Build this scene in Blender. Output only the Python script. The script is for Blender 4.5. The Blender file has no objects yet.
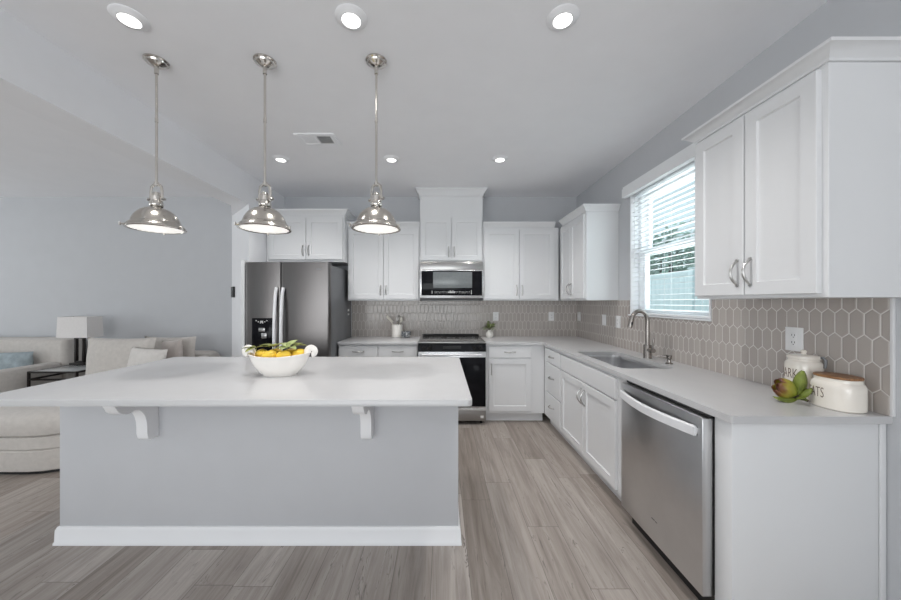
import bpy, bmesh, math, random
from mathutils import Vector, Matrix, noise
R = math.radians; PI = math.pi
random.seed(7)
sc = bpy.context.scene
col = sc.collection

# ------------------------------------------------------------------ camera, world, lights, exposure
cam_d = bpy.data.cameras.new('camera'); cam = bpy.data.objects.new('camera', cam_d); col.objects.link(cam)
cam.location = (0, 0, 1.363); cam.rotation_euler = (R(90), 0, 0)
cam_d.sensor_width = 36; cam_d.lens = 330 / 901 * 36
cam_d.shift_x = 8.5 / 901; cam_d.shift_y = 2 / 901; cam_d.clip_start = 0.05; cam_d.clip_end = 200
sc.camera = cam
sc.view_settings.view_transform = 'Standard'; sc.view_settings.look = 'None'
sc.view_settings.gamma = 1; sc.view_settings.use_curve_mapping = False
sc.view_settings.exposure = 0.22
sc.cycles.max_bounces = 16; sc.cycles.diffuse_bounces = 12; sc.cycles.transparent_max_bounces = 16
sc.cycles.caustics_reflective = False; sc.cycles.caustics_refractive = False
sc.cycles.sample_clamp_indirect = 8.0

w = bpy.data.worlds.new('sky'); sc.world = w; w.use_nodes = True
wn = w.node_tree.nodes; wl = w.node_tree.links
bg = wn['Background']
tc = wn.new('ShaderNodeTexCoord'); sx = wn.new('ShaderNodeSeparateXYZ'); wl.new(tc.outputs['Generated'], sx.inputs[0])
cr = wn.new('ShaderNodeValToRGB'); wl.new(sx.outputs['Z'], cr.inputs[0]); wl.new(cr.outputs[0], bg.inputs[0])
cr.color_ramp.elements[0].position = 0.0; cr.color_ramp.elements[0].color = (0.80, 0.92, 0.95, 1)
cr.color_ramp.elements[1].position = 0.6; cr.color_ramp.elements[1].color = (0.62, 0.80, 0.95, 1)
bg.inputs[1].default_value = 0.85

def area_light(name, loc, rot, sx_, sy_, power, color=(1, 1, 1)):
    d = bpy.data.lights.new(name, 'AREA'); d.shape = 'RECTANGLE'; d.size = sx_; d.size_y = sy_; d.energy = power; d.color = color
    o = bpy.data.objects.new(name, d); o.location = loc; o.rotation_euler = rot; col.objects.link(o); return o
# unseen fill lamps added at rear and far left, then sink window daylight
area_light('rear_fill', (-1.6, -3.45, 1.3), (R(138), 0, 0), 6.0, 2.2, 145, (0.97, 0.985, 1.0))
area_light('living_fill', (-7.7, 1.2, 1.4), (0, R(-100), 0), 2.0, 4.5, 44, (0.97, 0.985, 1.0))
area_light('window_daylight', (1.98, 2.62, 1.85), (0, R(90), 0), 1.0, 0.85, 9, (0.93, 0.98, 1.0))

sun_d = bpy.data.lights.new('sun', 'SUN'); sun_d.energy = 0.9; sun_d.angle = R(2); sun_d.color = (1, 0.98, 0.95)
sun = bpy.data.objects.new('sun', sun_d); col.objects.link(sun); sun.rotation_euler = Vector((0.62, -0.12, -0.78)).to_track_quat('-Z', 'Y').to_euler()

# ------------------------------------------------------------------ node helpers and materials
class NT:
    def __init__(s, name):
        s.m = bpy.data.materials.new(name); s.m.use_nodes = True
        s.t = s.m.node_tree; s.n = s.t.nodes; s.l = s.t.links; s.b = s.n['Principled BSDF']
        s.tc = s.n.new('ShaderNodeTexCoord')
    def new(s, k): return s.n.new('ShaderNode' + k)
    def put(s, sock, v):
        if hasattr(v, 'is_output'): s.l.new(v, sock)
        else: sock.default_value = v
    def math(s, op, a, b=0.0, c=0.0, clamp=False):
        x = s.new('Math'); x.operation = op; x.use_clamp = clamp
        s.put(x.inputs[0], a); s.put(x.inputs[1], b); s.put(x.inputs[2], c); return x.outputs[0]
    def mapping(s, src, scale=(1, 1, 1), rot=(0, 0, 0), loc=(0, 0, 0)):
        x = s.new('Mapping'); s.l.new(src, x.inputs[0]); x.inputs['Scale'].default_value = scale
        x.inputs['Rotation'].default_value = rot; x.inputs['Location'].default_value = loc; return x.outputs[0]
    def noise(s, vec, scale=5, detail=3, rough=0.5, dist=0.0):
        x = s.new('TexNoise'); s.l.new(vec, x.inputs['Vector']); x.inputs['Scale'].default_value = scale
        x.inputs['Detail'].default_value = detail; x.inputs['Roughness'].default_value = rough
        x.inputs['Distortion'].default_value = dist; return x.outputs['Fac']
    def ramp(s, fac, stops):
        x = s.new('ValToRGB'); s.put(x.inputs[0], fac); e = x.color_ramp.elements
        while len(e) < len(stops): e.new(0.5)
        for i, (p, c) in enumerate(stops): e[i].position = p; e[i].color = (*c, 1) if len(c) == 3 else c
        return x.outputs[0]
    def mix(s, fac, a, b, mode='MIX'):
        x = s.new('MixRGB'); x.blend_type = mode
        s.put(x.inputs[0], fac); s.put(x.inputs[1], a if hasattr(a, 'is_output') else (*a, 1)); s.put(x.inputs[2], b if hasattr(b, 'is_output') else (*b, 1))
        return x.outputs[0]
    def bump(s, h, strength=0.2, dist=0.01):
        x = s.new('Bump'); s.put(x.inputs['Height'], h); x.inputs['Strength'].default_value = strength
        x.inputs['Distance'].default_value = dist; s.l.new(x.outputs[0], s.b.inputs['Normal'])
    def set(s, **k):
        for a, v in k.items():
            i = {'color': 'Base Color', 'rough': 'Roughness', 'metal': 'Metallic', 'spec': 'Specular IOR Level', 'emit': 'Emission Color',
                 'estr': 'Emission Strength', 'trans': 'Transmission Weight', 'coat': 'Coat Weight', 'sheen': 'Sheen Weight', 'aniso': 'Anisotropic'}[a]
            if isinstance(v, tuple) and len(v) == 3: v = (*v, 1)
            s.put(s.b.inputs[i], v)
        return s

def plain(name, c, rough=0.5, metal=0.0, var=0.04, scale=6, bump=0.0, bscale=60, **k):
    t = NT(name); n = t.noise(t.tc.outputs['Object'], scale, 3)
    a = tuple(max(0, x * (1 - var)) for x in c); b = tuple(min(1, x * (1 + var)) for x in c)
    t.set(color=t.ramp(n, [(0.3, a), (0.7, b)]), rough=rough, metal=metal, **k)
    if bump: t.bump(t.noise(t.tc.outputs['Object'], bscale, 3), bump, 0.003)
    return t.m

def brushed(name, c, rough=0.3, sc_=(1.5, 1.5, 160), var=0.05, bump=0.03):
    t = NT(name); v = t.mapping(t.tc.outputs['Object'], sc_)
    n = t.noise(v, 3, 4, 0.6)
    t.set(color=t.ramp(n, [(0.3, tuple(x * (1 - var) for x in c)), (0.7, tuple(min(1, x * (1 + var)) for x in c))]), metal=1.0,
          rough=t.math('MULTIPLY_ADD', n, 0.12, rough - 0.06))
    t.bump(n, bump, 0.001); return t.m

M = {}
M['ceiling'] = plain('ceiling_paint', (0.88, 0.882, 0.90), 0.9, var=0.01, bump=0.03, bscale=150)
M['wall'] = plain('wall_paint', (0.55, 0.56, 0.58), 0.75, var=0.012, bump=0.03, bscale=180)
M['beam'] = plain('beam_paint', (0.86, 0.865, 0.885), 0.8, var=0.012, bump=0.03, bscale=180)
M['island_paint'] = plain('island_paint', (0.56, 0.567, 0.59), 0.6, var=0.012, bump=0.02, bscale=180)
M['cab'] = plain('white_cabinet_lacquer', (0.735, 0.74, 0.75), 0.38, var=0.01, scale=3)
M['trim'] = plain('white_trim_paint', (0.86, 0.865, 0.88), 0.4, var=0.01, scale=3)
M['nickel'] = plain('brushed_nickel', (0.52, 0.51, 0.50), 0.28, 1.0, var=0.05, scale=40)
M['faucet'] = plain('faucet_stainless', (0.34, 0.315, 0.295), 0.27, 1.0, var=0.05, scale=40)
M['chrome'] = plain('polished_nickel', (0.66, 0.63, 0.59), 0.13, 1.0, var=0.05, scale=14)
M['nickel_shade'] = plain('polished_nickel_shade', (0.56, 0.53, 0.49), 0.2, 1.0, var=0.04, scale=10)
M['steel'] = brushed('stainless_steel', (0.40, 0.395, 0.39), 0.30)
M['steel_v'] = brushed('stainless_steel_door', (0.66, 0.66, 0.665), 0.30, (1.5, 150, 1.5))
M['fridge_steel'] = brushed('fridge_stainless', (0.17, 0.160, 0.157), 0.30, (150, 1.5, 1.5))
M['steel_bright'] = brushed('bright_steel', (0.72, 0.72, 0.73), 0.28)
M['satin'] = plain('satin_handle', (0.84, 0.84, 0.86), 0.40, 0.2, var=0.03)
M['sink'] = brushed('sink_steel', (0.68, 0.68, 0.69), 0.3, (120, 1.5, 1.5))
M['fridge_side'] = plain('fridge_grey_side', (0.17, 0.175, 0.185), 0.45, 0.2, var=0.03, bump=0.05, bscale=300)
M['black_gloss'] = plain('black_glass', (0.008, 0.008, 0.010), 0.06, var=0.1, spec=0.12)
M['black'] = plain('black_plastic', (0.012, 0.012, 0.013), 0.4, var=0.1)
M['mw_window'] = plain('microwave_window', (0.17, 0.185, 0.19), 0.2, var=0.06, scale=60)
M['cooktop'] = plain('ceramic_cooktop', (0.15, 0.15, 0.15), 0.14, var=0.1)
M['ring'] = plain('burner_print', (0.26, 0.26, 0.26), 0.3)
M['glyph'] = plain('pale_glyphs', (0.55, 0.55, 0.55), 0.5)
M['white_plastic'] = plain('white_plastic', (0.80, 0.80, 0.80), 0.4, var=0.01)
M['slat'] = plain('white_blind_slat', (0.86, 0.87, 0.88), 0.45, var=0.01)
M['ceramic'] = plain('cream_ceramic', (0.82, 0.77, 0.70), 0.18, var=0.03, scale=4, coat=0.4)
M['bowl'] = plain('white_bowl_glaze', (0.86, 0.83, 0.79), 0.22, var=0.03, scale=8, coat=0.3)
M['crock'] = plain('crock_glaze', (0.80, 0.78, 0.74), 0.3, var=0.02)
M['lemon'] = plain('lemon_skin', (0.80, 0.54, 0.05), 0.45, var=0.10, scale=20, bump=0.3, bscale=220)
M['leaf'] = plain('lemon_leaf', (0.25, 0.27, 0.06), 0.45, var=0.35, scale=22)
M['leaf_pale'] = plain('pale_leaf', (0.36, 0.42, 0.16), 0.5, var=0.25, scale=22)
M['plant'] = plain('plant_leaf', (0.20, 0.25, 0.09), 0.5, var=0.45, scale=30)
M['utensil_wood'] = plain('pale_utensil', (0.74, 0.70, 0.62), 0.5, var=0.05)
M['sofa'] = plain('oatmeal_linen', (0.58, 0.545, 0.51), 0.95, var=0.05, scale=30, bump=0.25, bscale=420, sheen=0.2)
M['pillow_white'] = plain('ivory_linen', (0.66, 0.63, 0.60), 0.95, var=0.04, scale=30, bump=0.25, bscale=380, sheen=0.2)
M['pillow_tan'] = plain('taupe_linen', (0.52, 0.47, 0.44), 0.95, var=0.12, scale=9, bump=0.25, bscale=380, sheen=0.2)
M['blue'] = plain('dusty_blue_fabric', (0.35, 0.41, 0.44), 0.9, var=0.25, scale=12, bump=0.3, bscale=300)
M['iron'] = plain('dark_bronze_metal', (0.025, 0.020, 0.018), 0.45, 0.5, var=0.1)
M['shade'] = plain('lamp_shade_linen', (0.76, 0.735, 0.72), 0.9, var=0.02, scale=60, bump=0.15, bscale=500)
M['table_glass'] = plain('pale_table_glass', (0.45, 0.46, 0.46), 0.15, var=0.02)
M['vinyl'] = plain('white_vinyl_fence', (0.78, 0.86, 0.875), 0.5, var=0.02)
M['tree'] = plain('tree_foliage', (0.32, 0.44, 0.36), 0.7, var=0.6, scale=3)
M['bark'] = plain('tree_bark', (0.09, 0.07, 0.05), 0.9, var=0.3, scale=10)
M['lawn'] = plain('lawn', (0.10, 0.16, 0.05), 0.9, var=0.4, scale=4)
M['letter'] = plain('brown_lettering', (0.14, 0.09, 0.07), 0.6)
M['shadow_vent'] = plain('vent_shade_dark', (0.10, 0.10, 0.105), 0.6)
M['seam'] = plain('gap_dark', (0.02, 0.02, 0.02), 0.8)

def lamp_mat(name, c, s):
    t = NT(name); v = t.new('TexVoronoi'); v.inputs['Scale'].default_value = 70; t.l.new(t.tc.outputs['Object'], v.inputs['Vector'])
    t.set(color=(0.8, 0.8, 0.8), rough=0.4, emit=t.ramp(v.outputs['Distance'], [(0.0, c), (0.9, tuple(x * 0.75 for x in c))]), estr=s); return t.m
M['downlight'] = lamp_mat('downlight_lens', (1.0, 0.98, 0.95), 2.4)
M['pendant_lens'] = lamp_mat('pendant_prismatic_lens', (1.0, 0.965, 0.91), 0.66)
M['pendant_bulb'] = lamp_mat('pendant_hot_spot', (1.0, 0.96, 0.90), 1.0)

def glass_mat():
    t = NT('window_glass'); tr = t.new('BsdfTransparent'); tr.inputs[0].default_value = (0.955, 0.99, 0.99, 1)
    gl = t.new('BsdfGlossy'); gl.inputs['Roughness'].default_value = 0.02
    mx = t.new('MixShader'); mx.inputs[0].default_value = 0.05
    t.l.new(tr.outputs[0], mx.inputs[1]); t.l.new(gl.outputs[0], mx.inputs[2]); t.l.new(mx.outputs[0], t.n['Material Output'].inputs[0]); return t.m
M['glass'] = glass_mat()

def quartz():
    t = NT('white_quartz'); n = t.noise(t.tc.outputs['Object'], 7, 5, 0.6, 0.8); n2 = t.noise(t.tc.outputs['Object'], 220, 2)
    c = t.ramp(n, [(0.35, (0.545, 0.543, 0.550)), (0.65, (0.560, 0.558, 0.562))])
    t.set(color=t.mix(t.math('MULTIPLY', n2, 0.06), c, (0.62, 0.62, 0.62)), rough=0.22); return t.m
M['quartz'] = quartz()

def floor_mat():
    t = NT('grey_oak_planks'); s = t.new('SeparateXYZ'); t.l.new(t.tc.outputs['Object'], s.inputs[0])
    X, Y = s.outputs[0], s.outputs[1]
    W, L = 0.19, 1.30
    u = t.math('DIVIDE', t.math('SUBTRACT', X, 0.137), W); row = t.math('FLOOR', u); fu = t.math('FRACT', u)
    wn_ = t.new('TexWhiteNoise'); wn_.noise_dimensions = '1D'; t.l.new(row, wn_.inputs['W'])
    v = t.math('ADD', t.math('DIVIDE', Y, L), t.math('MULTIPLY', wn_.outputs['Value'], 7.3)); cell = t.math('FLOOR', v); fv = t.math('FRACT', v)
    cv = t.new('CombineXYZ'); t.l.new(row, cv.inputs[0]); t.l.new(cell, cv.inputs[1])
    w2 = t.new('TexWhiteNoise'); w2.noise_dimensions = '2D'; t.l.new(cv.outputs[0], w2.inputs['Vector']); pid = w2.outputs['Value']
    # distance to the joints in metres
    du = t.math('MULTIPLY', t.math('MINIMUM', fu, t.math('SUBTRACT', 1.0, fu)), W)
    dv = t.math('MULTIPLY', t.math('MINIMUM', fv, t.math('SUBTRACT', 1.0, fv)), L)
    d = t.math('MINIMUM', du, dv)
    joint = t.math('SUBTRACT', 1.0, t.math('DIVIDE', d, 0.0022), clamp=True)
    gx = t.new('CombineXYZ'); t.l.new(t.math('MULTIPLY', X, 26.0), gx.inputs[0])
    t.l.new(t.math('ADD', t.math('MULTIPLY', Y, 1.5), t.math('MULTIPLY', pid, 37.0)), gx.inputs[1]); t.l.new(t.math('MULTIPLY', pid, 11.0), gx.inputs[2])
    g1 = t.noise(gx.outputs[0], 1.0, 6, 0.62, 0.6)
    gy = t.new('CombineXYZ'); t.l.new(t.math('MULTIPLY', X, 9.0), gy.inputs[0])
    t.l.new(t.math('ADD', t.math('MULTIPLY', Y, 1.1), t.math('MULTIPLY', pid, 91.0)), gy.inputs[1]); t.l.new(t.math('MULTIPLY', pid, 5.0), gy.inputs[2])
    g2 = t.noise(gy.outputs[0], 1.0, 4, 0.6, 1.6)
    crack = t.ramp(t.math('ABSOLUTE', t.math('SUBTRACT', g2, 0.5)), [(0.0, (1, 1, 1)), (0.014, (0, 0, 0))])
    crack2 = t.math('MULTIPLY', crack, t.ramp(g1, [(0.50, (0, 0, 0)), (0.62, (1, 1, 1))]))
    gz = t.new('CombineXYZ'); t.l.new(t.math('MULTIPLY', X, 75.0), gz.inputs[0])
    t.l.new(t.math('ADD', t.math('MULTIPLY', Y, 6.5), t.math('MULTIPLY', pid, 53.0)), gz.inputs[1]); t.l.new(t.math('MULTIPLY', pid, 23.0), gz.inputs[2])
    g3 = t.noise(gz.outputs[0], 1.0, 3, 0.55, 0.3)
    fleck = t.math('MULTIPLY', t.ramp(g3, [(0.62, (0, 0, 0)), (0.74, (1, 1, 1))]), t.ramp(g2, [(0.46, (0, 0, 0)), (0.60, (1, 1, 1))]))
    base = t.ramp(g1, [(0.30, (0.25, 0.218, 0.195)), (0.52, (0.375, 0.338, 0.31)), (0.75, (0.48, 0.442, 0.412))])
    tone = t.ramp(pid, [(0.0, (0.78, 0.745, 0.715)), (0.35, (0.91, 0.885, 0.865)), (0.65, (0.99, 0.975, 0.96)), (1.0, (1.16, 1.155, 1.15))])
    c = t.mix(1.0, base, tone, 'MULTIPLY')
    c = t.mix(t.math('MULTIPLY', fleck, 0.55), c, (0.085, 0.07, 0.062))
    c = t.mix(t.math('MULTIPLY', crack2, 0.75), c, (0.07, 0.058, 0.05))
    c = t.mix(t.math('MULTIPLY', joint, 0.75), c, (0.06, 0.05, 0.045))
    t.set(color=c, rough=t.math('MULTIPLY_ADD', g1, 0.16, 0.36), spec=0.4)
    t.bump(t.math('SUBTRACT', t.math('MULTIPLY', g1, 0.25), joint), 0.12, 0.004); return t.m
M['floor'] = floor_mat()

def tile_mat(name, axis, u0):
    """elongated hexagon (picket) tile, 51 x 128 mm, laid upright, pale grout"""
    t = NT(name); s = t.new('SeparateXYZ'); t.l.new(t.tc.outputs['Object'], s.inputs[0])
    U = s.outputs[axis]; Z = s.outputs[2]
    W, H, P = 0.0515, 0.129, 0.0215          # width, full height, height of the point
    pz = H - P
    uu = t.math('SUBTRACT', U, u0); zz = t.math('SUBTRACT', Z, 1.27)
    def lattice(ou, oz):
        a = t.math('ADD', t.math('DIVIDE', t.math('SUBTRACT', uu, ou), W), 0.5)
        b = t.math('ADD', t.math('DIVIDE', t.math('SUBTRACT', zz, oz), 2 * pz), 0.5)
        du = t.math('ABSOLUTE', t.math('MULTIPLY', t.math('SUBTRACT', t.math('FRACT', a), 0.5), W))
        dz = t.math('ABSOLUTE', t.math('MULTIPLY', t.math('SUBTRACT', t.math('FRACT', b), 0.5), 2 * pz))
        m1 = t.math('SUBTRACT', du, W / 2)
        m2 = t.math('MULTIPLY', t.math('SUBTRACT', t.math('ADD', dz, t.math('MULTIPLY', du, P / (W / 2))), H / 2), 0.77)
        cid = t.math('ADD', t.math('MULTIPLY', t.math('FLOOR', a), 3.7), t.math('MULTIPLY', t.math('FLOOR', b), 11.3))
        return t.math('MAXIMUM', m1, m2), cid
    A, ia = lattice(0, 0); B, ib = lattice(W / 2, pz)
    sel = t.math('LESS_THAN', A, B)
    m = t.math('MINIMUM', A, B)
    cid = t.math('ADD', t.math('MULTIPLY', ia, sel), t.math('MULTIPLY', t.math('ADD', ib, 0.77), t.math('SUBTRACT', 1.0, sel)))
    wn_ = t.new('TexWhiteNoise'); wn_.noise_dimensions = '1D'; t.l.new(cid, wn_.inputs['W'])
    g = t.math('MULTIPLY_ADD', m, 1 / 0.0010, 2.6, clamp=True)        # 1 on the grout
    tc_ = t.ramp(wn_.outputs['Value'], [(0.0, (0.415, 0.375, 0.348)), (1.0, (0.465, 0.425, 0.395))])
    t.set(color=t.mix(g, tc_, (0.66, 0.635, 0.61)), rough=t.math('MULTIPLY_ADD', g, 0.5, 0.16))
    t.bump(t.math('MULTIPLY', t.math('MAXIMUM', m, -0.006), -1.0), 0.3, 1.0)
    return t.m
M['tile_right'] = tile_mat('picket_tile_side', 1, 1.400)
M['tile_back'] = tile_mat('picket_tile_back', 0, 0.0)

# ------------------------------------------------------------------ mesh helpers
def NB(): return bmesh.new()
def box(bm, x0, x1, y0, y1, z0, z1, bev=0.0, seg=2, mat=None):
    r = bmesh.ops.create_cube(bm, size=1.0); vs = r['verts']
    for v in vs:
        v.co = Vector(((x0 + x1) / 2 + v.co.x * (x1 - x0), (y0 + y1) / 2 + v.co.y * (y1 - y0), (z0 + z1) / 2 + v.co.z * (z1 - z0)))
    if bev > 0:
        es = list({e for v in vs for e in v.link_edges})
        rr = bmesh.ops.bevel(bm, geom=es, offset=bev, segments=seg, profile=0.5, affect='EDGES')
        vs = list({v for v in rr['verts']} | {v for v in vs if v.is_valid})
    if mat is not None:
        for v in vs: v.co = mat @ v.co
    return vs
def prism(bm, pts, axis, a0, a1):
    """polygon pts in the plane perpendicular to axis (0: y,z; 1: x,z; 2: x,y) extruded a0..a1"""
    def P(p, a): return {0: (a, p[0], p[1]), 1: (p[0], a, p[1]), 2: (p[0], p[1], a)}[axis]
    A = [bm.verts.new(P(p, a0)) for p in pts]; B = [bm.verts.new(P(p, a1)) for p in pts]
    n = len(pts); bm.faces.new(A); bm.faces.new(B[::-1])
    for i in range(n): bm.faces.new((A[i], B[i], B[(i + 1) % n], A[(i + 1) % n]))
def slab(bm, outer, holes, axis, a0, a1, sides=True):
    """flat plate with holes"""
    def P(p, a): return {0: (a, p[0], p[1]), 1: (p[0], a, p[1]), 2: (p[0], p[1], a)}[axis]
    for k, a in enumerate((a0, a1)):
        es = []
        for loop in [outer] + holes:
            vs = [bm.verts.new(P(p, a)) for p in loop]
            es += [bm.edges.new((vs[i], vs[(i + 1) % len(vs)])) for i in range(len(vs))]
        bmesh.ops.triangle_fill(bm, use_beauty=True, use_dissolve=False, edges=es)
    for loop in [outer] + holes:
        n = len(loop)
        A = [bm.verts.new(P(p, a0)) for p in loop]; B = [bm.verts.new(P(p, a1)) for p in loop]
        for i in range(n): bm.faces.new((A[i], A[(i + 1) % n], B[(i + 1) % n], B[i]))
    bmesh.ops.remove_doubles(bm, verts=bm.verts[:], dist=1e-5)
def circle(cx, cy, r, n=32): return [(cx + r * math.cos(2 * PI * i / n), cy + r * math.sin(2 * PI * i / n)) for i in range(n)]
def rrect(x0, x1, y0, y1, r, n=6):
    if not isinstance(r, (list, tuple)): r = [r] * 4           # order: (x1,y1), (x0,y1), (x0,y0), (x1,y0)
    out = []
    for k, (cx, cy, a0) in enumerate(((x1 - r[0], y1 - r[0], 0), (x0 + r[1], y1 - r[1], 90), (x0 + r[2], y0 + r[2], 180), (x1 - r[3], y0 + r[3], 270))):
        for i in range(n + 1):
            a = R(a0 + 90 * i / n); out.append((cx + r[k] * math.cos(a), cy + r[k] * math.sin(a)))
    return out
def loft(bm, loops, cap0=True, cap1=True):
    """loops of equal length joined by quads"""
    V = [[bm.verts.new(p) for p in lp] for lp in loops]; n = len(V[0])
    for a, b in zip(V, V[1:]):
        for i in range(n): bm.faces.new((a[i], a[(i + 1) % n], b[(i + 1) % n], b[i]))
    if cap0: bm.faces.new(V[0][::-1])
    if cap1: bm.faces.new(V[-1])
def inset_loft(bm, x0, x1, y0, y1, r, prof):
    """rounded rectangle lofted through (inset, z)"""
    if not isinstance(r, (list, tuple)): r = [r] * 4
    loft(bm, [[(x, y, z) for x, y in rrect(x0 + i, x1 - i, y0 + i, y1 - i, [max(0.004, q - i * 0.6) for q in r])] for i, z in prof])
def lathe(bm, prof, seg=32, c=(0, 0), sx_=1.0, sy_=1.0):
    rings = []
    for r, z in prof:
        if r <= 1e-6: rings.append([bm.verts.new((c[0], c[1], z))])
        else: rings.append([bm.verts.new((c[0] + r * sx_ * math.cos(2 * PI * i / seg), c[1] + r * sy_ * math.sin(2 * PI * i / seg), z)) for i in range(seg)])
    for a, b in zip(rings, rings[1:]):
        for i in range(seg):
            j = (i + 1) % seg
            if len(a) == 1 and len(b) == 1: continue
            if len(a) == 1: bm.faces.new((a[0], b[j], b[i]))
            elif len(b) == 1: bm.faces.new((a[i], a[j], b[0]))
            else: bm.faces.new((a[i], a[j], b[j], b[i]))
def tube(bm, pts, r, seg=10, flat=1.0):
    pts = [Vector(p) for p in pts]; n = len(pts)
    rs = r if isinstance(r, (list, tuple)) else [r] * n
    tan = [(pts[min(i + 1, n - 1)] - pts[max(i - 1, 0)]).normalized() for i in range(n)]
    up = Vector((0, 0, 1)) if abs(tan[0].z) < 0.9 else Vector((1, 0, 0))
    nrm = tan[0].cross(up).normalized(); rings = []
    for i in range(n):
        nrm = (nrm - tan[i] * nrm.dot(tan[i])).normalized(); bn = tan[i].cross(nrm)
        rings.append([pts[i] + (nrm * math.cos(2 * PI * k / seg) + bn * (math.sin(2 * PI * k / seg) * flat)) * rs[i] for k in range(seg)])
    loft(bm, rings)
def cyl(bm, p0, p1, r, seg=20): tube(bm, [p0, p1], r, seg)
def sweep_plan(bm, path, prof):
    """profile (outward, z) swept along a plan polyline with mitred corners; outward is to the right of the path"""
    path = [Vector((p[0], p[1])) for p in path]; n = len(path); loops = []
    for i in range(n):
        d0 = (path[i] - path[i - 1]).normalized() if i > 0 else None
        d1 = (path[i + 1] - path[i]).normalized() if i < n - 1 else None
        n0 = Vector((d0.y, -d0.x)) if d0 else None; n1 = Vector((d1.y, -d1.x)) if d1 else None
        if n0 is None: m = n1
        elif n1 is None: m = n0
        else: m = (n0 + n1) / (1 + n0.dot(n1))
        loops.append([(path[i].x + m.x * o, path[i].y + m.y * o, z) for o, z in prof])
    loft(bm, loops)
def finish(bm, name, m, smooth):
    bmesh.ops.recalc_face_normals(bm, faces=bm.faces[:])
    me = bpy.data.meshes.new(name); bm.to_mesh(me); bm.free()
    me.materials.append(m if not isinstance(m, str) else M[m])
    if smooth:
        me.shade_smooth(); me.set_sharp_from_angle(angle=R(smooth if smooth is not True else 35))
    return me
def obj(name, bm, m, parent=None, smooth=True, loc=None, rot=None):
    o = bpy.data.objects.new(name, finish(bm, name, m, smooth)); col.objects.link(o)
    if parent is not None: o.parent = parent
    if loc is not None: o.location = loc
    if rot is not None: o.rotation_euler = rot
    return o
def tag(o, label, cat, group=None, kind=None):
    o['label'] = label; o['category'] = cat
    if group: o['group'] = group
    if kind: o['kind'] = kind
    return o
def thing(name, label, cat, loc=(0, 0, 0), rz=0.0, group=None):
    o = bpy.data.objects.new(name, None); col.objects.link(o); o.empty_display_size = 0.05
    o.location = loc; o.rotation_euler = (0, 0, rz); return tag(o, label, cat, group)
def struct(name, bm, m, parent=None, smooth=False):
    o = obj(name, bm, m, parent, smooth)
    if parent is None: o['kind'] = 'structure'
    return o
def dup(root, loc, rz=None, label=None):
    r = root.copy(); col.objects.link(r); r.location = loc
    if rz is not None: r.rotation_euler = (0, 0, rz) if not isinstance(rz, tuple) else rz
    if label: r['label'] = label
    for ch in list(root.children):
        c = ch.copy(); col.objects.link(c); c.parent = r
        for g in list(ch.children):
            d = g.copy(); col.objects.link(d); d.parent = c
    return r
def text_mesh(s, size, extrude=0.0006):
    cu = bpy.data.curves.new('lettering', 'FONT'); cu.body = s; cu.size = size; cu.extrude = extrude; cu.offset = -size * 0.012; cu.resolution_u = 3
    cu.align_x = 'CENTER'; cu.align_y = 'CENTER'
    o = bpy.data.objects.new('lettering', cu); col.objects.link(o)
    dg = bpy.context.evaluated_depsgraph_get(); me = bpy.data.meshes.new_from_object(o.evaluated_get(dg))
    bm = NB(); bm.from_mesh(me)
    bpy.data.objects.remove(o); bpy.data.curves.remove(cu); bpy.data.meshes.remove(me)
    return bm
def leaf(bm, base, d, up, L, W, fold=0.25, curl=0.3, n=6):
    base = Vector(base); d = Vector(d).normalized(); up = Vector(up); side = d.cross(up).normalized(); up = side.cross(d)
    rows = []
    for i in range(n + 1):
        t = i / n; wv = W * math.sin(PI * min(1, t * 0.96 + 0.02)) ** 0.8 * (1 - 0.25 * t)
        c = base + d * (L * t) + up * (-curl * L * t * t)
        rows.append([bm.verts.new(c - side * wv + up * wv * fold), bm.verts.new(c), bm.verts.new(c + side * wv + up * wv * fold)])
    for a, b in zip(rows, rows[1:]):
        bm.faces.new((a[0], a[1], b[1], b[0])); bm.faces.new((a[1], a[2], b[2], b[1]))

# ------------------------------------------------------------------ the room
XR, YB, ZC = 1.768, 4.342, 2.743          # right wall, back wall, ceiling
XL, YF = -8.0, -3.4
bm = NB(); box(bm, XL, XR + 0.15, YF, YB + 0.15, -0.06, 0); struct('floor', bm, 'floor')
DL = [(-1.515, 1.60), (-0.44, 1.60), (0.585, 1.60), (-1.548, 3.173), (-0.486, 3.173), (0.558, 3.173)]
bm = NB(); slab(bm, [(XL, YF), (XR + 0.15, YF), (XR + 0.15, YB + 0.15), (XL, YB + 0.15)], [circle(x, y, 0.040) for x, y in DL], 2, ZC, ZC + 0.12)
struct('ceiling', bm, 'ceiling')
bm = NB(); box(bm, XL, XR + 0.15, YB, YB + 0.15, 0, ZC); struct('wall_back', bm, 'wall')
WY0, WY1, WZ0, WZ1 = 2.165, 3.09, 1.248, 2.40
bm = NB(); slab(bm, [(YF, 0), (YB, 0), (YB, ZC), (YF, ZC)], [[(WY0, WZ0), (WY1, WZ0), (WY1, WZ1), (WY0, WZ1)]], 0, XR, XR + 0.15)
struct('wall_right', bm, 'wall')
bm = NB(); slab(bm, [(YF, 0), (YB, 0), (YB, ZC), (YF, ZC)], [[(-1.2, 0.4), (3.4, 0.4), (3.4, 2.4), (-1.2, 2.4)]], 0, XL - 0.12, XL)
struct('wall_left', bm, 'wall')
bm = NB(); slab(bm, [(XL, 0), (XR, 0), (XR, ZC), (XL, ZC)], [[(-7.2, 0.4), (-5.6, 0.4), (-5.6, 2.3), (-7.2, 2.3)], [(-3.4, 0.05), (0.9, 0.05), (0.9, 2.3), (-3.4, 2.3)]], 1, YF - 0.12, YF - 0.001)
struct('wall_front', bm, 'wall')  # unseen rear wall, its openings placed for reflections in the fridge doors
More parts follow.
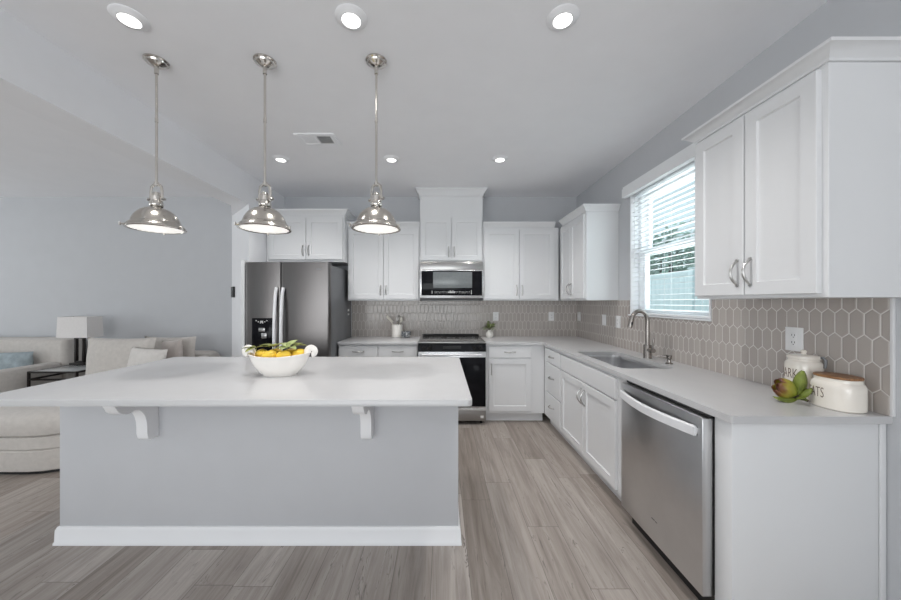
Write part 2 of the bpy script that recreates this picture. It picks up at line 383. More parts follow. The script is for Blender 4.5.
bm = NB(); prism(bm, [(-2.072, 3.54), (-2.56, 4.02), (-2.60, YB), (-2.072, YB)], 2, 0, ZC); struct('wall_corner', bm, 'beam')
bm = NB(); prism(bm, [(-2.072, YF), (-2.072, 3.539), (-2.559, 4.018), (-2.302, 3.60), (-2.302, YF)], 2, 2.415, ZC)
struct('ceiling_beam', bm, 'beam')
bm = NB(); box(bm, -2.6, XL + 0.01, YB - 0.014, YB, 0, 0.10, 0.003); struct('baseboard_back', bm, 'trim')
bm = NB(); box(bm, -2.098, -2.059, 3.438, 3.536, 0, 1.80, 0.002); struct('trim_1', bm, 'cab')     # white end panel beside the fridge
# backsplashes and their edge strip
bm = NB(); box(bm, -1.185, XR - 0.009, YB - 0.009, YB, 0.9145, 1.379); struct('backsplash_back', bm, 'tile_back')
bm = NB(); prism(bm, [(1.296, 0.9145), (YB - 0.009, 0.9145), (YB - 0.009, 1.379), (WY1 + 0.012, 1.379), (WY1 + 0.012, WZ0 - 0.012), (WY0 - 0.012, WZ0 - 0.012),
                      (WY0 - 0.012, 1.379), (1.296, 1.379)], 0, XR - 0.009, XR); struct('backsplash_right', bm, 'tile_right')
bm = NB(); box(bm, XR - 0.011, XR, 1.285, 1.2955, 0.9145, 1.379, 0.002); struct('trim_2', bm, 'cab')
bm = NB(); box(bm, -1.197, -1.1855, YB - 0.012, YB, 0.9145, 1.379, 0.002); struct('trim_3', bm, 'trim')

# window: frame, two sashes, glass, sill
win = bpy.data.objects.new('window_1', None); col.objects.link(win); win['kind'] = 'structure'; win.location = (XR, (WY0 + WY1) / 2, WZ0)
def wbox(bm, x0, x1, y0, y1, z0, z1, b=0.002): box(bm, x0 - XR, x1 - XR, y0 - win.location.y, y1 - win.location.y, z0 - WZ0, z1 - WZ0, b)
bm = NB()
for a in ((WY0 + 0.001, WY0 + 0.05), (WY1 - 0.05, WY1 - 0.001)): wbox(bm, XR + 0.07, XR + 0.148, *a, WZ0 + 0.001, WZ1 - 0.001)
wbox(bm, XR + 0.07, XR + 0.148, WY0 + 0.05, WY1 - 0.05, WZ1 - 0.05, WZ1 - 0.001); wbox(bm, XR + 0.07, XR + 0.148, WY0 + 0.05, WY1 - 0.05, WZ0 + 0.001, WZ0 + 0.020)
obj('window_frame', bm, 'trim', win)
bm = NB()
for a in ((WY0 + 0.001, WY0 + 0.012), (WY1 - 0.012, WY1 - 0.001)): wbox(bm, XR - 0.008, XR + 0.069, *a, WZ0 + 0.001, WZ1 - 0.001, 0.001)
wbox(bm, XR - 0.008, XR + 0.069, WY0 + 0.0125, WY1 - 0.0125, WZ1 - 0.012, WZ1 - 0.001, 0.001)
obj('jamb_lining', bm, 'trim', win)
for nm, z0, z1, x0 in (('upper_sash', 1.80, WZ1 - 0.051, XR + 0.112), ('lower_sash', WZ0 + 0.021, 1.845, XR + 0.078)):
    bm = NB()
    for a in ((WY0 + 0.051, WY0 + 0.092), (WY1 - 0.092, WY1 - 0.051)): wbox(bm, x0, x0 + 0.032, *a, z0, z1)
    for a in ((z0, z0 + 0.032), (z1 - 0.045, z1)): wbox(bm, x0, x0 + 0.032, WY0 + 0.092, WY1 - 0.092, *a)
    s = obj(nm, bm, 'trim', win)
    bm = NB(); wbox(bm, x0 + 0.013, x0 + 0.018, WY0 + 0.092, WY1 - 0.092, z0 + 0.032, z1 - 0.045, 0); obj('glass_pane', bm, 'glass', s, smooth=False)
bm = NB(); wbox(bm, XR - 0.022, XR + 0.069, WY0 - 0.011, WY1 + 0.011, WZ0 - 0.0115, WZ0 - 0.0005, 0.003); obj('window_sill', bm, 'trim', win)

# venetian blind
bl = thing('window_blind', 'white slatted venetian blind hanging half open in the window above the sink', 'blind', (XR + 0.03, (WY0 + WY1) / 2, WZ0 + 0.012))
def lb(bm, x0, x1, y0, y1, z0, z1, b=0.0): box(bm, x0, x1, y0, y1, z0, z1, b)
hw = (WY1 - WY0) / 2 - 0.016
bm = NB(); prism(bm, [(-0.112, 1.075), (-0.070, 1.075), (-0.070, 1.175), (-0.104, 1.175), (-0.104, 1.16), (-0.112, 1.155)], 1, -hw - 0.062, hw + 0.02); obj('valance', bm, 'slat', bl)
bm = NB(); lb(bm, -0.0275, 0.0275, -hw, hw, 1.088, 1.120, 0.002); obj('head_rail', bm, 'slat', bl)
NSL = 25
for i in range(NSL):
    z = 0.034 + i * 0.0430
    bm = NB(); lb(bm, -0.0255, 0.0255, -hw, hw, -0.0014, 0.0014, 0.0006)
    s = obj('slat', bm, 'slat', bl, loc=(0, 0, z), rot=(0, R(-4), 0))
bm = NB(); lb(bm, -0.0255, 0.0255, -hw, hw, -0.009, 0.007, 0.003); obj('bottom_rail', bm, 'slat', bl)
for yy in (-hw + 0.13, 0.0, hw - 0.13):
    bm = NB()
    for xx in (-0.0275, 0.0275): cyl(bm, (xx, yy, 0.008), (xx, yy, 1.09), 0.0011, 6)
    obj('ladder_cord', bm, 'slat', bl)
bm = NB(); cyl(bm, (-0.036, hw - 0.06, 0.42), (-0.036, hw - 0.06, 1.075), 0.004, 8); obj('tilt_wand', bm, 'slat', bl)

# ------------------------------------------------------------------ cabinets
def door_bm(wd, h, t=0.02, rail=0.058, rec=0.009, c=0.0025):
    bm = NB(); r = rail; q = 0.004
    def rect(i, y): return [(i, y, i), (wd - i, y, i), (wd - i, y, h - i), (i, y, h - i)]
    loft(bm, [rect(0, 0), rect(0, -t + c), rect(c, -t), rect(r, -t), rect(r + q, -t + rec)])
    return bm
def slabfront_bm(wd, h, t=0.02, c=0.004):
    bm = NB()
    def rect(i, y): return [(i, y, i), (wd - i, y, i), (wd - i, y, h - i), (i, y, h - i)]
    loft(bm, [rect(0, 0), rect(0, -t + c), rect(c, -t)]); return bm
def pull_bm(L=0.118):
    bm = NB(); pts = []; rs = []
    for i in range(15):
        t = i / 14; pts.append((0, -0.034 * math.sin(PI * t) ** 0.75, -L / 2 + L * t)); rs.append(0.0045 + 0.0015 * math.sin(PI * t))
    tube(bm, pts, rs, 8)
    for z in (-L / 2, L / 2): cyl(bm, (0, 0.0, z), (0, -0.006, z), 0.0075, 12)
    return bm
pull_mesh = finish(pull_bm(), 'pull_handle', 'nickel', True)
def pull(parent, x, y, z, horiz):
    o = bpy.data.objects.new('pull_handle', pull_mesh); col.objects.link(o); o.parent = parent; o.location = (x, y, z)
    o.rotation_euler = (0, R(90) if horiz else 0, 0); o['label'] = 'brushed nickel arched pull'
CROWN = [(0.0, 0.0), (0.008, 0.0), (0.010, 0.012), (0.020, 0.022), (0.042, 0.048), (0.050, 0.050), (0.052, 0.063), (0.0, 0.063)]
def cabinet(name, label, loc, rz, wd, d, z0, z1, fronts, toe=False, crown=None, extra=None, group=None, cname=None, ctop=None):
    """loc: plan point of the left end of the face (seen from the front); local x to the right, y into the wall"""
    c = thing(name, label, 'cabinet', (loc[0], loc[1], 0 if toe else z0), rz, group)
    oz = 0 if toe else -z0
    bm = NB()
    if toe:
        box(bm, 0, wd, 0, d, 0.105, z1, 0.0015, 1); box(bm, 0.002, wd - 0.002, 0.065, d - 0.01, 0.0005, 0.1045)
    else: box(bm, 0, wd, 0, d, z0 + oz, z1 + oz, 0.0015, 1)
    obj('cabinet_body', bm, 'cab', c)
    for f in fronts:
        k, x0, x1, a, b = f[:5]
        o = obj('door' if k == 'door' else 'drawer' if k == 'drawer' else 'false_front', door_bm(x1 - x0, b - a) if k == 'door' else slabfront_bm(x1 - x0, b - a), 'cab', c, loc=(x0, -0.0005, a + oz))
        if k == 'drawer': pull(o, (x1 - x0) / 2, -0.02, (b - a) / 2 if b - a < 0.2 else (b - a) * 0.55, True)
        elif k == 'door' and f[5]:
            hx = 0.03 if f[5][0] == 'l' else x1 - x0 - 0.03
            pull(o, hx, -0.02, 0.105 if f[5][1] == 'b' else b - a - 0.115, False)
    if crown:
        bm = NB(); h = (ctop or (z1 + 0.063)) - z1; k = h / 0.063
        sweep_plan(bm, crown, [(o_, z1 + oz + 0.0005 + z_ * k) for o_, z_ in CROWN]); obj('crown_molding', bm, 'cab', c)
    if extra: extra(c, oz)
    return c
UZ0, UZ1 = 1.38, 2.268
FY = 4.024
# over the fridge
cabinet('wall_cabinet', 'white two-door cabinet mounted above the stainless fridge', (-2.066, 3.89), 0, 0.916, YB - 3.89 - 0.001, 1.835, 2.385,
        [('door', 0.03, 0.466, 1.862, 2.355, 'rb'), ('door', 0.474, 0.900, 1.862, 2.355, 'lb')], crown=[(0, 0), (0.916, 0), (0.916, 0.44)])
# left of the microwave
cabinet('wall_cabinet', 'white two-door wall cabinet between the fridge and the microwave', (-1.148, FY), 0, 0.876, 0.317, UZ0, UZ1,
        [('door', 0.012, 0.434, 1.40, 2.245, 'rb'), ('door', 0.440, 0.864, 1.40, 2.245, 'lb')], crown=[(0, 0), (0.876, 0)])
# over the microwave, up to the ceiling
cabinet('wall_cabinet', 'tall white cabinet above the microwave reaching the ceiling', (-0.268, FY), 0, 0.764, 0.317, 1.85, 2.655,
        [('door', 0.012, 0.378, 1.866, 2.385, 'rb'), ('door', 0.386, 0.752, 1.866, 2.385, 'lb')], crown=[(0, 0.315), (0, 0), (0.764, 0), (0.764, 0.315)], ctop=2.741)
# right of the microwave
cabinet('wall_cabinet', 'white two-door wall cabinet right of the microwave above the plant', (0.500, FY), 0, 0.921, 0.317, UZ0, UZ1,
        [('door', 0.012, 0.434, 1.40, 2.245, 'rb'), ('door', 0.442, 0.868, 1.40, 2.245, 'lb')], crown=[(0, 0), (0.868, 0)])
# corner, on the right wall (local x runs towards the camera)
cabinet('wall_cabinet', 'white wall cabinet on the window wall in the far corner', (1.442, 4.000), R(-90), 0.700, XR - 1.442 - 0.001, UZ0, UZ1,
        [('door', 0.035, 0.330, 1.40, 2.245, 'rb'), ('door', 0.336, 0.680, 1.40, 2.245, 'lb')], crown=[(0.06, 0), (0.700, 0), (0.700, 0.322)])
# near, right of the window
cabinet('wall_cabinet', 'large white wall cabinet nearest the camera above the ceramic jars', (1.424, 1.842), R(-90), 0.627, XR - 1.424 - 0.001, UZ0, 2.247,
        [('door', 0.010, 0.304, 1.395, 2.232, 'rb'), ('door', 0.310, 0.605, 1.395, 2.232, 'lb')], crown=[(0, 0.340), (0, 0), (0.627, 0), (0.627, 0.340)], ctop=2.298)
# base units
BY, BX, BT = 3.73, 1.158, 0.8835
cabinet('base_cabinet', 'white base cabinet with two drawers left of the range', (-1.170, BY), 0, 0.897, YB - BY - 0.01, 0, BT,
        [('drawer', 0.006, 0.446, 0.745, 0.866), ('drawer', 0.454, 0.891, 0.745, 0.866), ('door', 0.006, 0.446, 0.125, 0.733, 'rt'), ('door', 0.454, 0.891, 0.125, 0.733, 'lt')], toe=True)
cabinet('base_cabinet', 'white base cabinet with one drawer and door right of the range', (0.497, BY), 0, 0.659, YB - BY - 0.01, 0, BT,
        [('drawer', 0.028, 0.508, 0.735, 0.864), ('door', 0.028, 0.508, 0.135, 0.722, 'lt')], toe=True)
def right_base(name, label, y1, y0, fronts): return cabinet(name, label, (BX, y1), R(-90), y1 - y0, XR - BX - 0.01, 0, BT, fronts, toe=True)
right_base('base_cabinet', 'white three-drawer base cabinet in the inner corner of the worktop', 3.727, 3.172,
           [('drawer', 0.075, 0.545, 0.722, 0.860), ('drawer', 0.075, 0.545, 0.402, 0.712), ('drawer', 0.075, 0.545, 0.125, 0.392)])
# the sink base has an open top for the basin
sb = thing('base_cabinet', 'white two-door base cabinet under the sink', 'cabinet', (BX, 3.170, 0), R(-90))
bm = NB(); L_, D_ = 3.170 - 2.052, XR - BX - 0.01
box(bm, 0, L_, 0, 0.018, 0.105, BT); box(bm, 0, 0.018, 0.0185, D_, 0.105, BT); box(bm, L_ - 0.018, L_, 0.0185, D_, 0.105, BT)
box(bm, 0.0185, L_ - 0.0185, 0.0185, D_, 0.105, 0.123); box(bm, 0.002, L_ - 0.002, 0.065, D_, 0.0005, 0.1045); obj('cabinet_body', bm, 'cab', sb)
o = obj('false_front', slabfront_bm(0.985, 0.137), 'cab', sb, loc=(0.012, -0.0005, 0.722))
for x0, x1, s in ((0.012, 0.500, 'r'), (0.508, 0.997, 'l')):
    o = obj('door', door_bm(x1 - x0, 0.586), 'cab', sb, loc=(x0, -0.0005, 0.125)); pull(o, (x1 - x0 - 0.03) if s == 'r' else 0.03, -0.02, 0.586 - 0.115, False)
# end panel beside the dishwasher
ep = thing('end_panel', 'tall white finished end panel closing the worktop beside the dishwasher', 'panel', (1.46, 1.36, 0))
bm = NB(); box(bm, BX - 1.46, XR - 1.46 - 0.003, 1.318 - 1.36, 1.402 - 1.36, 0.0005, BT, 0.002); obj('panel_board', bm, 'cab', ep)
bm = NB(); box(bm, 1.742 - 1.46, XR - 1.46 - 0.003, 1.310 - 1.36, 1.3175 - 1.36, 0.0005, BT, 0.002); obj('scribe_strip', bm, 'cab', ep)

# worktops
bm = NB(); box(bm, -1.172, -0.270, 3.694, YB - 0.0005, 0.884, 0.914, 0.003); tag(obj('countertop', bm, 'quartz'), 'short white quartz worktop between the fridge and the range', 'countertop')
SX0, SX1, SY0, SY1 = 1.212, 1.585, 2.225, 2.992
bm = NB()
slab(bm, [(0.493, 3.694), (1.09, 3.694), (1.117, 3.683), (1.128, 3.656), (1.136, 1.299), (1.141, 1.294), (XR - 0.0005, 1.294), (XR - 0.0005, YB - 0.0005), (0.493, YB - 0.0005)],
     [rrect(SX0, SX1, SY0, SY1, 0.055)], 2, 0.884, 0.914)
tag(obj('countertop', bm, 'quartz', smooth=False), 'L-shaped white quartz worktop along the window wall holding the sink', 'countertop')
# sink basin
sk = thing('kitchen_sink', 'rectangular undermount stainless sink set in the white worktop', 'sink', ((SX0 + SX1) / 2, (SY0 + SY1) / 2, 0.69))
cx, cy = sk.location.x, sk.location.y
bm = NB(); Ls = []
for i, z in ((0.0, 0.8835), (-0.004, 0.860), (0.0, 0.72), (0.012, 0.70), (0.035, 0.692)):
    Ls.append([(x - cx, y - cy, z - 0.69) for x, y in rrect(SX0 - 0.004 + i, SX1 + 0.004 - i, SY0 - 0.004 + i, SY1 + 0.004 - i, 0.058)])
loft(bm, Ls, False, True)
o = obj('basin', bm, 'sink', sk); md = o.modifiers.new('thickness', 'SOLIDIFY'); md.thickness = 0.0015; md.offset = -1
bm = NB(); lathe(bm, [(0, 0.004), (0.030, 0.004), (0.045, 0.006), (0.047, 0.003)], 24, (0.03, 0)); obj('drain', bm, 'chrome', sk)
# faucet
fa = thing('kitchen_faucet', 'tall brushed gooseneck faucet with side lever behind the sink', 'faucet', (1.648, 2.646, 0.9145))
bm = NB(); lathe(bm, [(0, 0), (0.031, 0), (0.031, 0.004), (0.029, 0.008), (0.029, 0.100), (0.026, 0.106), (0, 0.106)], 28); obj('faucet_body', bm, 'faucet', fa)
bm = NB(); pts = [(0, 0, 0.106), (0, 0, 0.20), (0, 0, 0.295)]
for i in range(1, 15):
    a = PI * i / 16; pts.append((-0.064 + 0.064 * math.cos(a), 0.0, 0.295 + 0.080 * math.sin(a)))
tube(bm, pts, 0.0155, 16); obj('gooseneck', bm, 'faucet', fa)
e = Vector(pts[-1]); d = Vector((-0.25, 0, -1)).normalized()
bm = NB(); tube(bm, [e, e + d * 0.02, e + d * 0.055, e + d * 0.085], [0.017, 0.018, 0.0185, 0.0175], 16); sp = obj('spray_head', bm, 'faucet', fa)
bm = NB(); box(bm, -0.006, 0.006, -0.006, 0.0, -0.012, 0.012, 0.002, mat=Matrix.Translation(e + d * 0.05 + Vector((0, -0.016, 0)))); obj('spray_button', bm, 'black', sp)
bm = NB(); tube(bm, [(0, -0.02, 0.066), (0.0, -0.075, 0.068)], 0.0185, 18); lv = obj('lever_hub', bm, 'faucet', fa)
bm = NB(); tube(bm, [(0.0, -0.066, 0.075), (0.0, -0.070, 0.125), (0.004, -0.074, 0.165)], [0.0075, 0.0065, 0.006], 12); obj('lever', bm, 'faucet', lv)
# soap dispenser
sd = thing('soap_dispenser', 'small brushed deck soap pump beside the faucet', 'soap dispenser', (1.648, 2.395, 0.9145))
bm = NB(); lathe(bm, [(0, 0), (0.024, 0), (0.024, 0.005), (0.014, 0.010), (0.011, 0.03), (0.016, 0.036), (0.018, 0.062), (0.0, 0.064)], 24); obj('pump_body', bm, 'faucet', sd)
bm = NB(); tube(bm, [(0, 0.01, 0.050), (-0.045, 0.03, 0.052), (-0.072, 0.042, 0.044)], [0.007, 0.006, 0.005], 12); obj('spout', bm, 'faucet', sd)

# ------------------------------------------------------------------ dishwasher
DY0, DY1 = 1.405, 2.048
dw = thing('dishwasher', 'stainless dishwasher with a curved bar handle under the worktop', 'dishwasher', (1.145, DY1, 0), R(-90)); DWW = DY1 - DY0
bm = NB(); box(bm, 0.02, DWW - 0.02, 0.02, 0.57, 0.10, 0.873); obj('tub_body', bm, 'black', dw)
bm = NB(); box(bm, 0.003, DWW - 0.002, -0.035, 0.018, 0.105, 0.866, 0.004); dd = obj('door', bm, 'steel_v', dw)
bm = NB(); pts = []
for i in range(21):
    t = i / 20; pts.append((0.022 + (DWW - 0.05) * t, -0.046 - 0.042 * math.sin(PI * t), 0.803))
Lp = []
for p in pts: Lp.append([(p[0], p[1] - 0.006, p[2] - 0.021), (p[0], p[1] - 0.007, p[2] + 0.017), (p[0], p[1] - 0.003, p[2] + 0.022), (p[0], p[1] + 0.006, p[2] + 0.022), (p[0], p[1] + 0.006, p[2] - 0.021)])
loft(bm, Lp)
for x in (0.03, DWW - 0.036): box(bm, x - 0.01, x + 0.01, -0.046, -0.0355, 0.79, 0.816, 0.002)
obj('bar_handle', bm, 'satin', dd)
bm = NB(); box(bm, 0.30, 0.325, -0.0358, -0.0350, 0.219, 0.224); box(bm, 0.33, 0.345, -0.0358, -0.0350, 0.219, 0.223); obj('emblem', bm, 'fridge_side', dd)
bm = NB(); box(bm, 0.003, DWW - 0.003, 0.0, 0.018, 0.868, 0.8832); obj('top_gap_shade', bm, 'black', dw)  # black strip stands in for the shaded gap under the worktop
bm = NB(); box(bm, 0.01, DWW - 0.01, 0.03, 0.045, 0.0005, 0.099); obj('toe_panel', bm, 'black', dw)

# ------------------------------------------------------------------ range
RF = 3.672
rg = thing('kitchen_range', 'slide-in black and stainless range between the white base cabinets', 'range', (0.111, RF, 0)); rw = 0.376
bm = NB(); box(bm, -rw, rw, 0.03, YB - RF - 0.012, 0.03, 0.90); obj('range_body', bm, 'black', rg)
bm = NB(); box(bm, -rw - 0.001, rw + 0.001, -0.008, YB - RF - 0.075, 0.9008, 0.918, 0.004); ck = obj('cooktop', bm, 'cooktop', rg)
for x, y, r_ in ((-0.20, 0.14, 0.10), (0.20, 0.14, 0.085), (-0.20, 0.42, 0.075), (0.20, 0.42, 0.095), (0, 0.46, 0.05)):
    bm = NB(); prof = [(r_ - 0.003, 0.9182), (r_ - 0.003, 0.9186), (r_, 0.9186), (r_, 0.9182)]; lathe(bm, prof + prof[:1], 40, (x, y)); obj('burner_ring', bm, 'ring', ck)
bm = NB(); box(bm, -rw - 0.0015, rw + 0.0015, -0.0125, -0.0082, 0.904, 0.917, 0.001); obj('front_edge_strip', bm, 'steel', ck)
bm = NB(); prism(bm, [(YB - RF - 0.074, 0.90), (YB - RF - 0.012, 0.90), (YB - RF - 0.012, 0.946), (YB - RF - 0.05, 0.946)], 0, -rw + 0.01, rw - 0.01); bk = obj('rear_riser', bm, 'black', rg)
bm = NB()
for x0, x1 in ((-0.35, -0.13), (-0.10, 0.0), (0.03, 0.35)): box(bm, x0, x1, YB - RF - 0.066, YB - RF - 0.0651, 0.915, 0.938)
obj('riser_vent', bm, 'seam', bk)
bm = NB(); prism(bm, [(-0.022, 0.815), (0.029, 0.815), (0.029, 0.9), (-0.002, 0.9)], 0, -rw, rw); cp = obj('control_panel', bm, 'black_gloss', rg)
for k, x in enumerate((-0.315, -0.245, 0.245, 0.315)):
    bm = NB(); cyl(bm, (x, -0.013, 0.860), (x, -0.038, 0.853), 0.019, 20); kb = obj('knob', bm, 'black', cp)
bm = NB(); box(bm, -0.10, 0.10, -0.0225, -0.0135, 0.846, 0.874, mat=None); obj('clock_display', bm, 'black', cp)
bm = NB(); box(bm, -rw, rw, -0.018, 0.029, 0.195, 0.812, 0.004); od = obj('oven_door', bm, 'steel_bright', rg)
bm = NB(); box(bm, -rw + 0.012, rw - 0.004, -0.0205, -0.0182, 0.205, 0.750, 0.001); obj('oven_glass', bm, 'black_gloss', od)
bm = NB(); tube(bm, [(-0.33, -0.055, 0.782), (0.33, -0.055, 0.782)], 0.0095, 14)
for x in (-0.31, 0.31): cyl(bm, (x, -0.018, 0.782), (x, -0.055, 0.782), 0.007, 12)
obj('oven_handle', bm, 'satin', od)
bm = NB(); box(bm, -rw, rw, -0.016, 0.029, 0.045, 0.190, 0.004); dr = obj('storage_drawer', bm, 'steel', rg)
bm = NB(); prism(bm, [(-0.016, 0.160), (-0.024, 0.166), (-0.024, 0.184), (-0.016, 0.189)], 0, -rw + 0.005, rw - 0.005); obj('drawer_lip', bm, 'steel_bright', dr)
bm = NB(); box(bm, 0.315, 0.350, -0.0170, -0.0162, 0.075, 0.105); obj('sticker', bm, 'white_plastic', dr)
for x in (-0.33, 0.33):
    for y in (0.06, 0.58): bm = NB(); cyl(bm, (x, y, 0), (x, y, 0.03), 0.015, 10); obj('foot', bm, 'black', rg)

# ------------------------------------------------------------------ microwave
MF = 3.945
mw = thing('microwave', 'over-the-range microwave with black glass door below the tall cabinet', 'microwave', (0.114, MF, 1.388)); hw_ = 0.379
def mz(z): return z - 1.388
bm = NB(); box(bm, -hw_, hw_, 0.02, YB - MF - 0.012, mz(1.395), mz(1.848), 0.002); obj('microwave_body', bm, 'steel', mw)
bm = NB(); box(bm, -hw_, hw_, -0.004, 0.0195, mz(1.742), mz(1.832), 0.004); obj('vent_band', bm, 'steel', mw)
bm = NB(); box(bm, -hw_, hw_, -0.004, 0.0195, mz(1.408), mz(1.7415), 0.004); md_ = obj('microwave_door', bm, 'steel_bright', mw)
bm = NB(); box(bm, -hw_ + 0.020, hw_ - 0.014, -0.0065, -0.0042, mz(1.440), mz(1.735), 0.001); obj('door_glass', bm, 'black_gloss', md_)
bm = NB(); box(bm, -0.220, 0.245, -0.0082, -0.0067, mz(1.532), mz(1.722), 0.001); obj('door_window', bm, 'mw_window', md_)
bm = NB(); rnd = random.Random(3)
box(bm, -0.236, -0.230, -0.0072, -0.0066, mz(1.462), mz(1.500)); obj('indicator_mark', bm, 'glyph', md_); bm = NB()
box(bm, 0.232, 0.240, -0.0072, -0.0066, mz(1.455), mz(1.505)); obj('indicator_mark', bm, 'glyph', md_); bm = NB()
for i in range(26):
    x = -0.20 + i * 0.0162
    if 10 <= i <= 14: box(bm, x, x + 0.012, -0.0072, -0.0066, mz(1.470), mz(1.470 + 0.02 + 0.008 * (i % 2)))
    else:
        box(bm, x, x + 0.005 + 0.006 * rnd.random(), -0.0072, -0.0066, mz(1.484), mz(1.489)); box(bm, x, x + 0.004 + 0.007 * rnd.random(), -0.0072, -0.0066, mz(1.470), mz(1.475))
obj('touch_keys', bm, 'glyph', md_)
bm = NB(); box(bm, -hw_ + 0.006, hw_ - 0.006, 0.0, 0.3, mz(1.3885), mz(1.4075)); obj('underside_grille', bm, 'black', mw)

# ------------------------------------------------------------------ fridge
FF = 3.445
fr = thing('refrigerator', 'stainless side-by-side fridge with black ice dispenser', 'refrigerator', (-1.617, FF, 0)); fw = 0.437
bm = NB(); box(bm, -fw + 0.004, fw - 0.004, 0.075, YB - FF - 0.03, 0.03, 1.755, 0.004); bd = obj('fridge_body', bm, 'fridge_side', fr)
bm = NB()
for z in (1.247, 1.195): box(bm, fw - 0.0042, fw - 0.0034, YB - FF - 0.20, YB - FF - 0.13, z, z + 0.026)
obj('side_tags', bm, 'white_plastic', bd)
bm = NB(); box(bm, -fw + 0.01, fw - 0.01, 0.04, 0.12, 1.7555, 1.782, 0.004); obj('hinge_cover', bm, 'fridge_side', fr)
bm = NB(); box(bm, -fw + 0.01, fw - 0.01, 0.04, 0.07, 0.02, 0.075); obj('kick_grille', bm, 'black', fr)
def fdoor(x0, x1):
    bm = NB(); N = 16; z0, z1 = 0.08, 1.778; L = []
    prof = []
    for t in [0, 0.006, 0.013, 0.02, 0.04] + [0.08 + 0.84 * i / N for i in range(N + 1)] + [0.96, 0.98, 0.987, 0.994, 1]:
        e = min(t, 1 - t); rr = 0.010 * (1 - min(1, e / 0.02)) ** 2
        prof.append((x0 + (x1 - x0) * t, -0.016 * math.sin(PI * t) ** 0.8 + rr))
    ring = prof + [(x1, 0.07), (x0, 0.07)]
    loft(bm, [[(x, y, z0) for x, y in ring], [(x, y, z1) for x, y in ring]]); return bm
split = -1.617 + 0.437
sxp = (280.9 - 442) / 95.8 + 1.617
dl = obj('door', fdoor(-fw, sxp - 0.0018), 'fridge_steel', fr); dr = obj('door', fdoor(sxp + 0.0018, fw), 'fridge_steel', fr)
for dd_, x in ((dl, sxp - 0.036), (dr, sxp + 0.034)):
    bm = NB(); pts = []
    for i in range(25):
        t = i / 24; pts.append((x, -0.018 - 0.052 * math.sin(PI * t) ** 0.55, 0.42 + 1.09 * t))
    tube(bm, pts, 0.021, 12, 0.75); obj('door_handle', bm, 'satin', dd_)
dx0, dx1 = (252.8 - 442) / 96 + 1.617, (273.0 - 442) / 96 + 1.617
bm = NB(); box(bm, dx0, dx1, -0.026, -0.006, 0.80, 1.196, 0.004); ds = obj('ice_dispenser', bm, 'black_gloss', dl)
bm = NB()
xm = (dx0 + dx1) / 2
for i in range(6): box(bm, xm - 0.065 + i * 0.022, xm - 0.052 + i * 0.022, -0.0275, -0.0262, 1.135 + 0.012 * abs(2.5 - i), 1.145 + 0.012 * abs(2.5 - i))
box(bm, xm - 0.018, xm + 0.012, -0.0275, -0.0262, 1.150, 1.168)
obj('dispenser_icons', bm, 'glyph', ds)
bm = NB(); box(bm, xm - 0.03, xm + 0.035, -0.036, -0.0262, 1.055, 1.095, 0.004); box(bm, xm + 0.0, xm + 0.055, -0.040, -0.0265, 0.985, 1.045, 0.006); obj('dispenser_lever', bm, 'steel', ds)
bm = NB(); box(bm, fw - 0.125, fw - 0.075, -0.0150, -0.009, 1.700, 1.712); obj('emblem', bm, 'fridge_side', dr)

# ------------------------------------------------------------------ island
il = thing('kitchen_island', 'wide pale grey island base with white corbels and baseboard', 'island', (-1.027, 2.24, 0))
ix0, ix1, iy0, iy1 = -2.158, 0.092, 1.862, 2.68
def I(x, y): return x + 1.027, y - 2.24
bm = NB(); box(bm, ix0 + 1.027, ix1 + 1.027, iy0 - 2.24, iy1 - 2.24, 0.0005, BT, 0.003); obj('island_body', bm, 'island_paint', il)
bm = NB()
P_ = [(0.0, 0.0005), (0.018, 0.0005), (0.018, 0.012), (0.014, 0.018), (0.0125, 0.080), (0.008, 0.092), (0.006, 0.098), (0.0, 0.100)]
sweep_plan(bm, [I(ix0, iy1), I(ix0, iy0), I(ix1, iy0), I(ix1, iy1)], [(o_ + 0.0003, z_) for o_, z_ in P_])
obj('baseboard', bm, 'trim', il)
def corbel(x0, x1):
    prof = [(0, 0), (0, -0.273), (-0.052, -0.273), (-0.064, -0.262), (-0.072, -0.235)]
    for i in range(7):
        a = i / 6 * PI / 2; prof.append((-0.072 - 0.075 * (1 - math.cos(a)), -0.200 + 0.118 * math.sin(a)))
    for i in range(1, 7):
        a = i / 6; prof.append((-0.147 - 0.06 * a, -0.082 + 0.010 * math.sin(a * PI) * -1))
    prof += [(-0.222, -0.074), (-0.236, -0.060), (-0.243, -0.044), (-0.250, -0.034), (-0.254, -0.012), (-0.254, 0)]
    bm = NB(); prism(bm, [(iy0 - 2.24 - 0.0005 + p[0], BT - 0.0005 + p[1]) for p in prof], 0, x0 + 1.027, x1 + 1.027); return bm
for x0, x1 in ((-1.658, -1.598), (-0.442, -0.384)): obj('corbel', corbel(x0, x1), 'trim', il, smooth=25)
bm = NB()
ol = rrect(-2.186, 0.140, 1.514, 2.709, [0.015, 0.015, 0.025, 0.025])
loft(bm, [[(x, y, 0.884) for x, y in ol], [(x, y, 0.911) for x, y in ol], [(-1.023 + (x + 1.023) * 0.9985, 2.11 + (y - 2.11) * 0.997, 0.914) for x, y in ol]])
tag(obj('island_countertop', bm, 'quartz'), 'large white quartz slab lying on the island', 'countertop')

